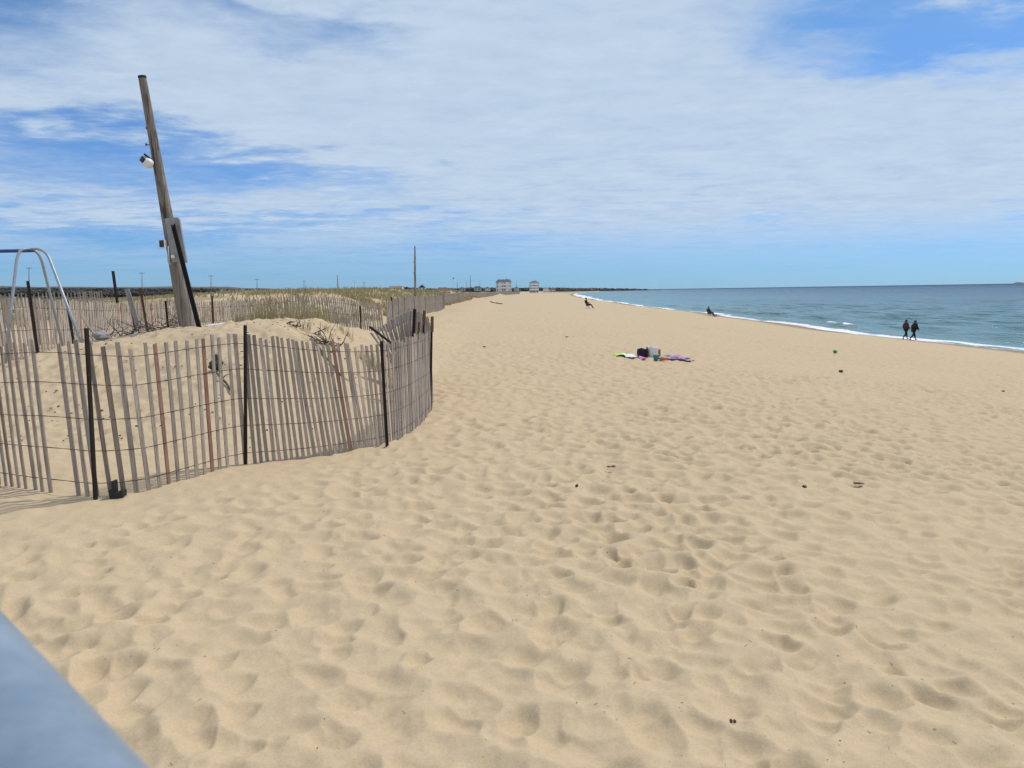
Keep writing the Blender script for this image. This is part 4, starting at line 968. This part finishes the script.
def sitter(px, py, lab, rz, chairlab, fabric, top, sc=1.12):
    p = onbeach(px, py); ch = empty('beach_chair', p, rz); ch.scale = (sc,)*3; tag(ch, chairlab, 'chair')
    def part(mb, n, m, sm=False):
        o = bpy.data.objects.new(n, mb.mesh(n, m, sm)); C.objects.link(o); o.parent = ch; return o
    mb = MB(); mb.box((.05,0,.36), (.50,.52,.03), Matrix.Rotation(R(-6), 3, 'Y')); part(mb, 'seat', fabric)
    mb = MB(); mb.box((-.30,0,.66), (.03,.52,.66), Matrix.Rotation(R(-20), 3, 'Y')); part(mb, 'backrest', fabric)
    for sy in (-.28, .28):
        for a, b in (((-.38,sy,-.04),(.30,sy,.40)), ((.30,sy,-.04),(-.22,sy,.38))):
            mb = MB(); mb.tube([a, b], .014, 8); part(mb, 'leg', M['greybox'], True)
        mb = MB(); mb.tube([(-.30,sy,.62),(.26,sy,.60),(.27,sy,.40)], .016, 8); part(mb, 'armrest', M['greybox'], True)
    root = empty('person', p, rz); root.scale = (sc,)*3; tag(root, lab, 'person')
    J = {'pel': ((-.10,0,.48), .12), 'sp': ((-.17,0,.68), (.125,.11)), 'ch': ((-.22,0,.88), (.145,.11)), 'nk': ((-.22,0,1.02), .052), 'hd0': ((-.20,0,1.10), .075), 'hd1': ((-.19,0,1.19), .085), 'hd2': ((-.2,0,1.25), .055),
     'shl': ((-.22,.17,.96), .058), 'ell': ((-.12,.25,.70), .042), 'wrl': ((.12,.20,.64), .028), 'hal': ((.20,.17,.63), (.036,.018)),
     'shr': ((-.22,-.17,.96), .058), 'elr': ((-.12,-.25,.70), .042), 'wrr': ((.12,-.20,.64), .028), 'har': ((.20,-.17,.63), (.036,.018)),
     'hpl': ((-.05,.10,.47), .09), 'knl': ((.36,.13,.50), .06), 'anl': ((.55,.13,.10), .038), 'tol': ((.70,.14,.035), .03), 'hpr': ((-.05,-.10,.47), .09), 'knr': ((.36,-.13,.50), .06), 'anr': ((.60,-.13,.10), .038), 'tor': ((.75,-.14,.035), .03)}
    E = [('pel','sp'),('sp','ch'),('ch','nk'),('nk','hd0'),('hd0','hd1'),('hd1','hd2'),('ch','shl'),('shl','ell'),('ell','wrl'),('wrl','hal'),('ch','shr'),('shr','elr'),('elr','wrr'),('wrr','har'),('pel','hpl'),('hpl','knl'),('knl','anl'),('anl','tol'),('pel','hpr'),('hpr','knr'),('knr','anr'),('anr','tor')]
    body = skinmesh('body', J, E, SK, root)
    add_tubes(body, hand(J['wrl'][0], (1,0,-.1), 1)+hand(J['wrr'][0], (1,0,-.1), 1))
    g_ = lambda k, d: (J[k][0], tuple((q+d) for q in (J[k][1] if isinstance(J[k][1], tuple) else (J[k][1],)*2)))
    skinmesh('jacket', {k: g_(k, .055) for k in ('pel','sp','ch','shl','ell','wrl','shr','elr','wrr')}, [('pel','sp'),('sp','ch'),('ch','shl'),('shl','ell'),('ell','wrl'),('ch','shr'),('shr','elr'),('elr','wrr')], top, root)
    skinmesh('trousers', {k: g_(k, .018) for k in ('pel','hpl','knl','anl','hpr','knr','anr')}, [('pel','hpl'),('hpl','knl'),('knl','anl'),('pel','hpr'),('hpr','knr'),('knr','anr')], DK, root)
    h = Vector(J['hd1'][0]); skinmesh('hair', {'a': (tuple(h+Vector((-.03,0,.0))), .09), 'b': (tuple(h+Vector((-.015,0,.07))), .082), 'c': (tuple(h+Vector((-.045,0,-.07))), .07)}, [('c','a'),('a','b')], HAIR, root)
sitter(588, 308.8, 'person in black sitting on a low chair far up the beach', R(-8), 'black folding chair under the person seated far up the beach', M['black'], BL)
NV = simple('navy_canvas', (.02,.035,.07), .8, .2, 8)
sitter(710, 316.4, 'person in navy sitting in a chair close to the water line', R(15), 'navy beach chair standing close to the water line', NV, NV)
p = onbeach(715, 316.4); root = empty('cooler_box', p); tag(root, 'small blue-grey cooler box on the sand beside the navy chair', 'cooler')
mb = MB(); mb.box(p+Vector((0,0,.15)), (.5,.32,.34)); bevel(mb.build('cooler_body', M['teal'], root), .02); mb = MB(); mb.box(p+Vector((0,0,.355)), (.53,.35,.06)); bevel(mb.build('lid', M['whitecloth'], root), .015)

# ------------------------------------------------------------------ light, sky, clouds
SAZ = R(57); SEL = R(55)      # sun azimuth measured from +Y towards +X
sd = Vector((math.sin(SAZ)*math.cos(SEL), math.cos(SAZ)*math.cos(SEL), math.sin(SEL)))
sl = bpy.data.lights.new('sun', 'SUN'); sl.energy = 2.85; sl.angle = R(3); sl.color = (1, .955, .89)
so = bpy.data.objects.new('sun', sl); C.objects.link(so); so.rotation_euler = (-sd).to_track_quat('-Z', 'Y').to_euler(); so.location = (30, 10, 40)
w = bpy.data.worlds.new('World'); scene.world = w; w.use_nodes = True; nt = w.node_tree; N_ = nt.nodes; Lk = nt.links.new
bg = N_['Background']; bg.inputs['Strength'].default_value = .12
sky = N_.new('ShaderNodeTexSky'); sky.sky_type = 'NISHITA'; sky.sun_disc = False; sky.sun_elevation = SEL; sky.sun_rotation = SAZ; sky.altitude = 0; sky.air_density = 1.0; sky.dust_density = 0.0; sky.ozone_density = 3.0
tc = N_.new('ShaderNodeTexCoord'); sep = N_.new('ShaderNodeSeparateXYZ'); Lk(tc.outputs['Generated'], sep.inputs[0])
def MA(op, a, b=None, clamp=False):
    n = N_.new('ShaderNodeMath'); n.operation = op; n.use_clamp = clamp
    for i, v in enumerate((a, b)):
        if v is None: continue
        if isinstance(v, (int, float)): n.inputs[i].default_value = v
        else: Lk(v, n.inputs[i])
    return n.outputs[0]
zc = MA('MAXIMUM', sep.outputs[2], .012); zz = MA('ADD', zc, .06)
u_ = MA('DIVIDE', sep.outputs[0], zz); v_ = MA('DIVIDE', sep.outputs[1], zz)
cv = N_.new('ShaderNodeCombineXYZ'); Lk(u_, cv.inputs[0]); Lk(v_, cv.inputs[1])
def WN(scale, detail, rough, sx=1, sy=1, off=(0,0,0), dist=0):
    mp = N_.new('ShaderNodeMapping'); mp.inputs['Scale'].default_value = (sx, sy, 1); mp.inputs['Location'].default_value = off; Lk(cv.outputs[0], mp.inputs[0])
    n = N_.new('ShaderNodeTexNoise'); n.inputs['Scale'].default_value = scale; n.inputs['Detail'].default_value = detail; n.inputs['Roughness'].default_value = rough; n.inputs['Distortion'].default_value = dist; Lk(mp.outputs[0], n.inputs['Vector']); return n.outputs['Fac']
n1 = WN(.55, 7, .55, 1, 1.25, (3.2, 1.1, 0), .3); n2 = WN(2.6, 9, .62, .85, 1.2, (0, 5, 0), .25); n4 = WN(8.0, 6, .6, .9, 1.1, (2, 3, 0), .2); n3 = WN(.35, 3, .5, .45, 1, (9, 2, 0))
cov = MA('ADD', MA('MULTIPLY', n1, .58), MA('ADD', MA('MULTIPLY', n2, .30), MA('ADD', MA('MULTIPLY', n3, .33), MA('MULTIPLY', MA('SUBTRACT', n4, .5), .16))))
# clear patches and thick banks at fixed places of the sky: (azimuth px, elevation py) -> direction
def patch(px, py, rx, ry, amt, tilt=0):
    d = ray(px, py).normalized(); zz0 = max(d.z, .012)+.06; u0, v0 = d.x/zz0, d.y/zz0
    # angular metric keeps the patches the size they have in the sky
    az0 = math.atan2(d.x, d.y); el0 = math.asin(d.z)
    da = MA('DIVIDE', MA('SUBTRACT', AZ, az0), rx/F); de = MA('DIVIDE', MA('SUBTRACT', EL, el0), ry/F)
    if tilt: de = MA('ADD', de, MA('MULTIPLY', da, tilt))
    q = MA('ADD', MA('MULTIPLY', da, da), MA('MULTIPLY', de, de)); return MA('MULTIPLY', MA('EXPONENT', MA('MULTIPLY', q, -1.0)), amt)
AZ = MA('ADD', MA('ARCTAN2', sep.outputs[0], sep.outputs[1]), MA('MULTIPLY', MA('SUBTRACT', n2, .5), .16)); EL = MA('ADD', MA('ARCSINE', sep.outputs[2]), MA('MULTIPLY', MA('SUBTRACT', n2, .5), .14))
for a in [(10,10,70,35,-.24,0),(225,8,60,16,-.16,0),(330,42,80,22,-.20,-.3),(850,5,80,22,-.22,0),(1010,25,120,36,-.30,.2),(960,60,60,10,.10,0),(760,50,30,14,-.08,0),(900,62,60,14,-.14,0),
          (40,135,160,24,-.15,0),(270,172,170,24,-.15,0),(60,185,110,14,-.06,0),(700,206,120,7,-.10,0),(790,212,60,6,-.14,0),(330,220,200,6,-.06,0),(120,232,250,7,-.10,0),
          (200,90,280,45,.13,0),(560,120,240,80,.15,0),(850,140,180,50,.13,0),(640,20,110,50,.08,0),(140,205,180,10,.08,0),(980,200,200,30,.08,0)]:
    cov = MA('ADD', cov, patch(*a))
rp = N_.new('ShaderNodeMapRange'); rp.interpolation_type = 'SMOOTHSTEP'; rp.inputs['From Min'].default_value = .33; rp.inputs['From Max'].default_value = .70; Lk(cov, rp.inputs['Value'])
# thin out towards the horizon
hz = N_.new('ShaderNodeMapRange'); hz.interpolation_type = 'SMOOTHSTEP'; hz.inputs['From Min'].default_value = .015; hz.inputs['From Max'].default_value = .10; Lk(sep.outputs[2], hz.inputs['Value'])
cf = MA('MULTIPLY', MA('MULTIPLY', rp.outputs[0], .93), MA('ADD', MA('MULTIPLY', hz.outputs[0], .88), .12))
cc = N_.new('ShaderNodeValToRGB'); cc.color_ramp.elements[0].position = .35; cc.color_ramp.elements[0].color = (.54,.67,.84,1); cc.color_ramp.elements[1].position = .7; cc.color_ramp.elements[1].color = (.66,.79,.94,1); Lk(MA('ADD', MA('MULTIPLY', n2, .6), MA('MULTIPLY', n4, .4)), cc.inputs[0])
cm = N_.new('ShaderNodeMix'); cm.data_type = 'RGBA'; cm.blend_type = 'MULTIPLY'; cm.inputs[0].default_value = 1; Lk(cc.outputs[0], cm.inputs[6]); cm.inputs[7].default_value = (7.6, 7.6, 7.6, 1)
mx = N_.new('ShaderNodeMix'); mx.data_type = 'RGBA'; Lk(cf, mx.inputs[0])
lh = N_.new('ShaderNodeMapRange'); lh.inputs['From Min'].default_value = 0; lh.inputs['From Max'].default_value = .35; Lk(sep.outputs[2], lh.inputs['Value'])
lc = N_.new('ShaderNodeMix'); lc.data_type = 'RGBA'; Lk(lh.outputs[0], lc.inputs[0]); lc.inputs[6].default_value = (.25, .50, .98, 1); lc.inputs[7].default_value = (.68, .87, .99, 1)
tm = N_.new('ShaderNodeMix'); tm.data_type = 'RGBA'; tm.blend_type = 'MULTIPLY'; tm.inputs[0].default_value = 1; Lk(sky.outputs[0], tm.inputs[6]); Lk(lc.outputs[2], tm.inputs[7]); Lk(tm.outputs[2], mx.inputs[6]); Lk(cm.outputs[2], mx.inputs[7]); Lk(mx.outputs[2], bg.inputs[0])

scene.view_settings.view_transform = 'Standard'; scene.view_settings.look = 'None'; scene.view_settings.gamma = 1; scene.view_settings.exposure = 0
scene.render.film_transparent = False
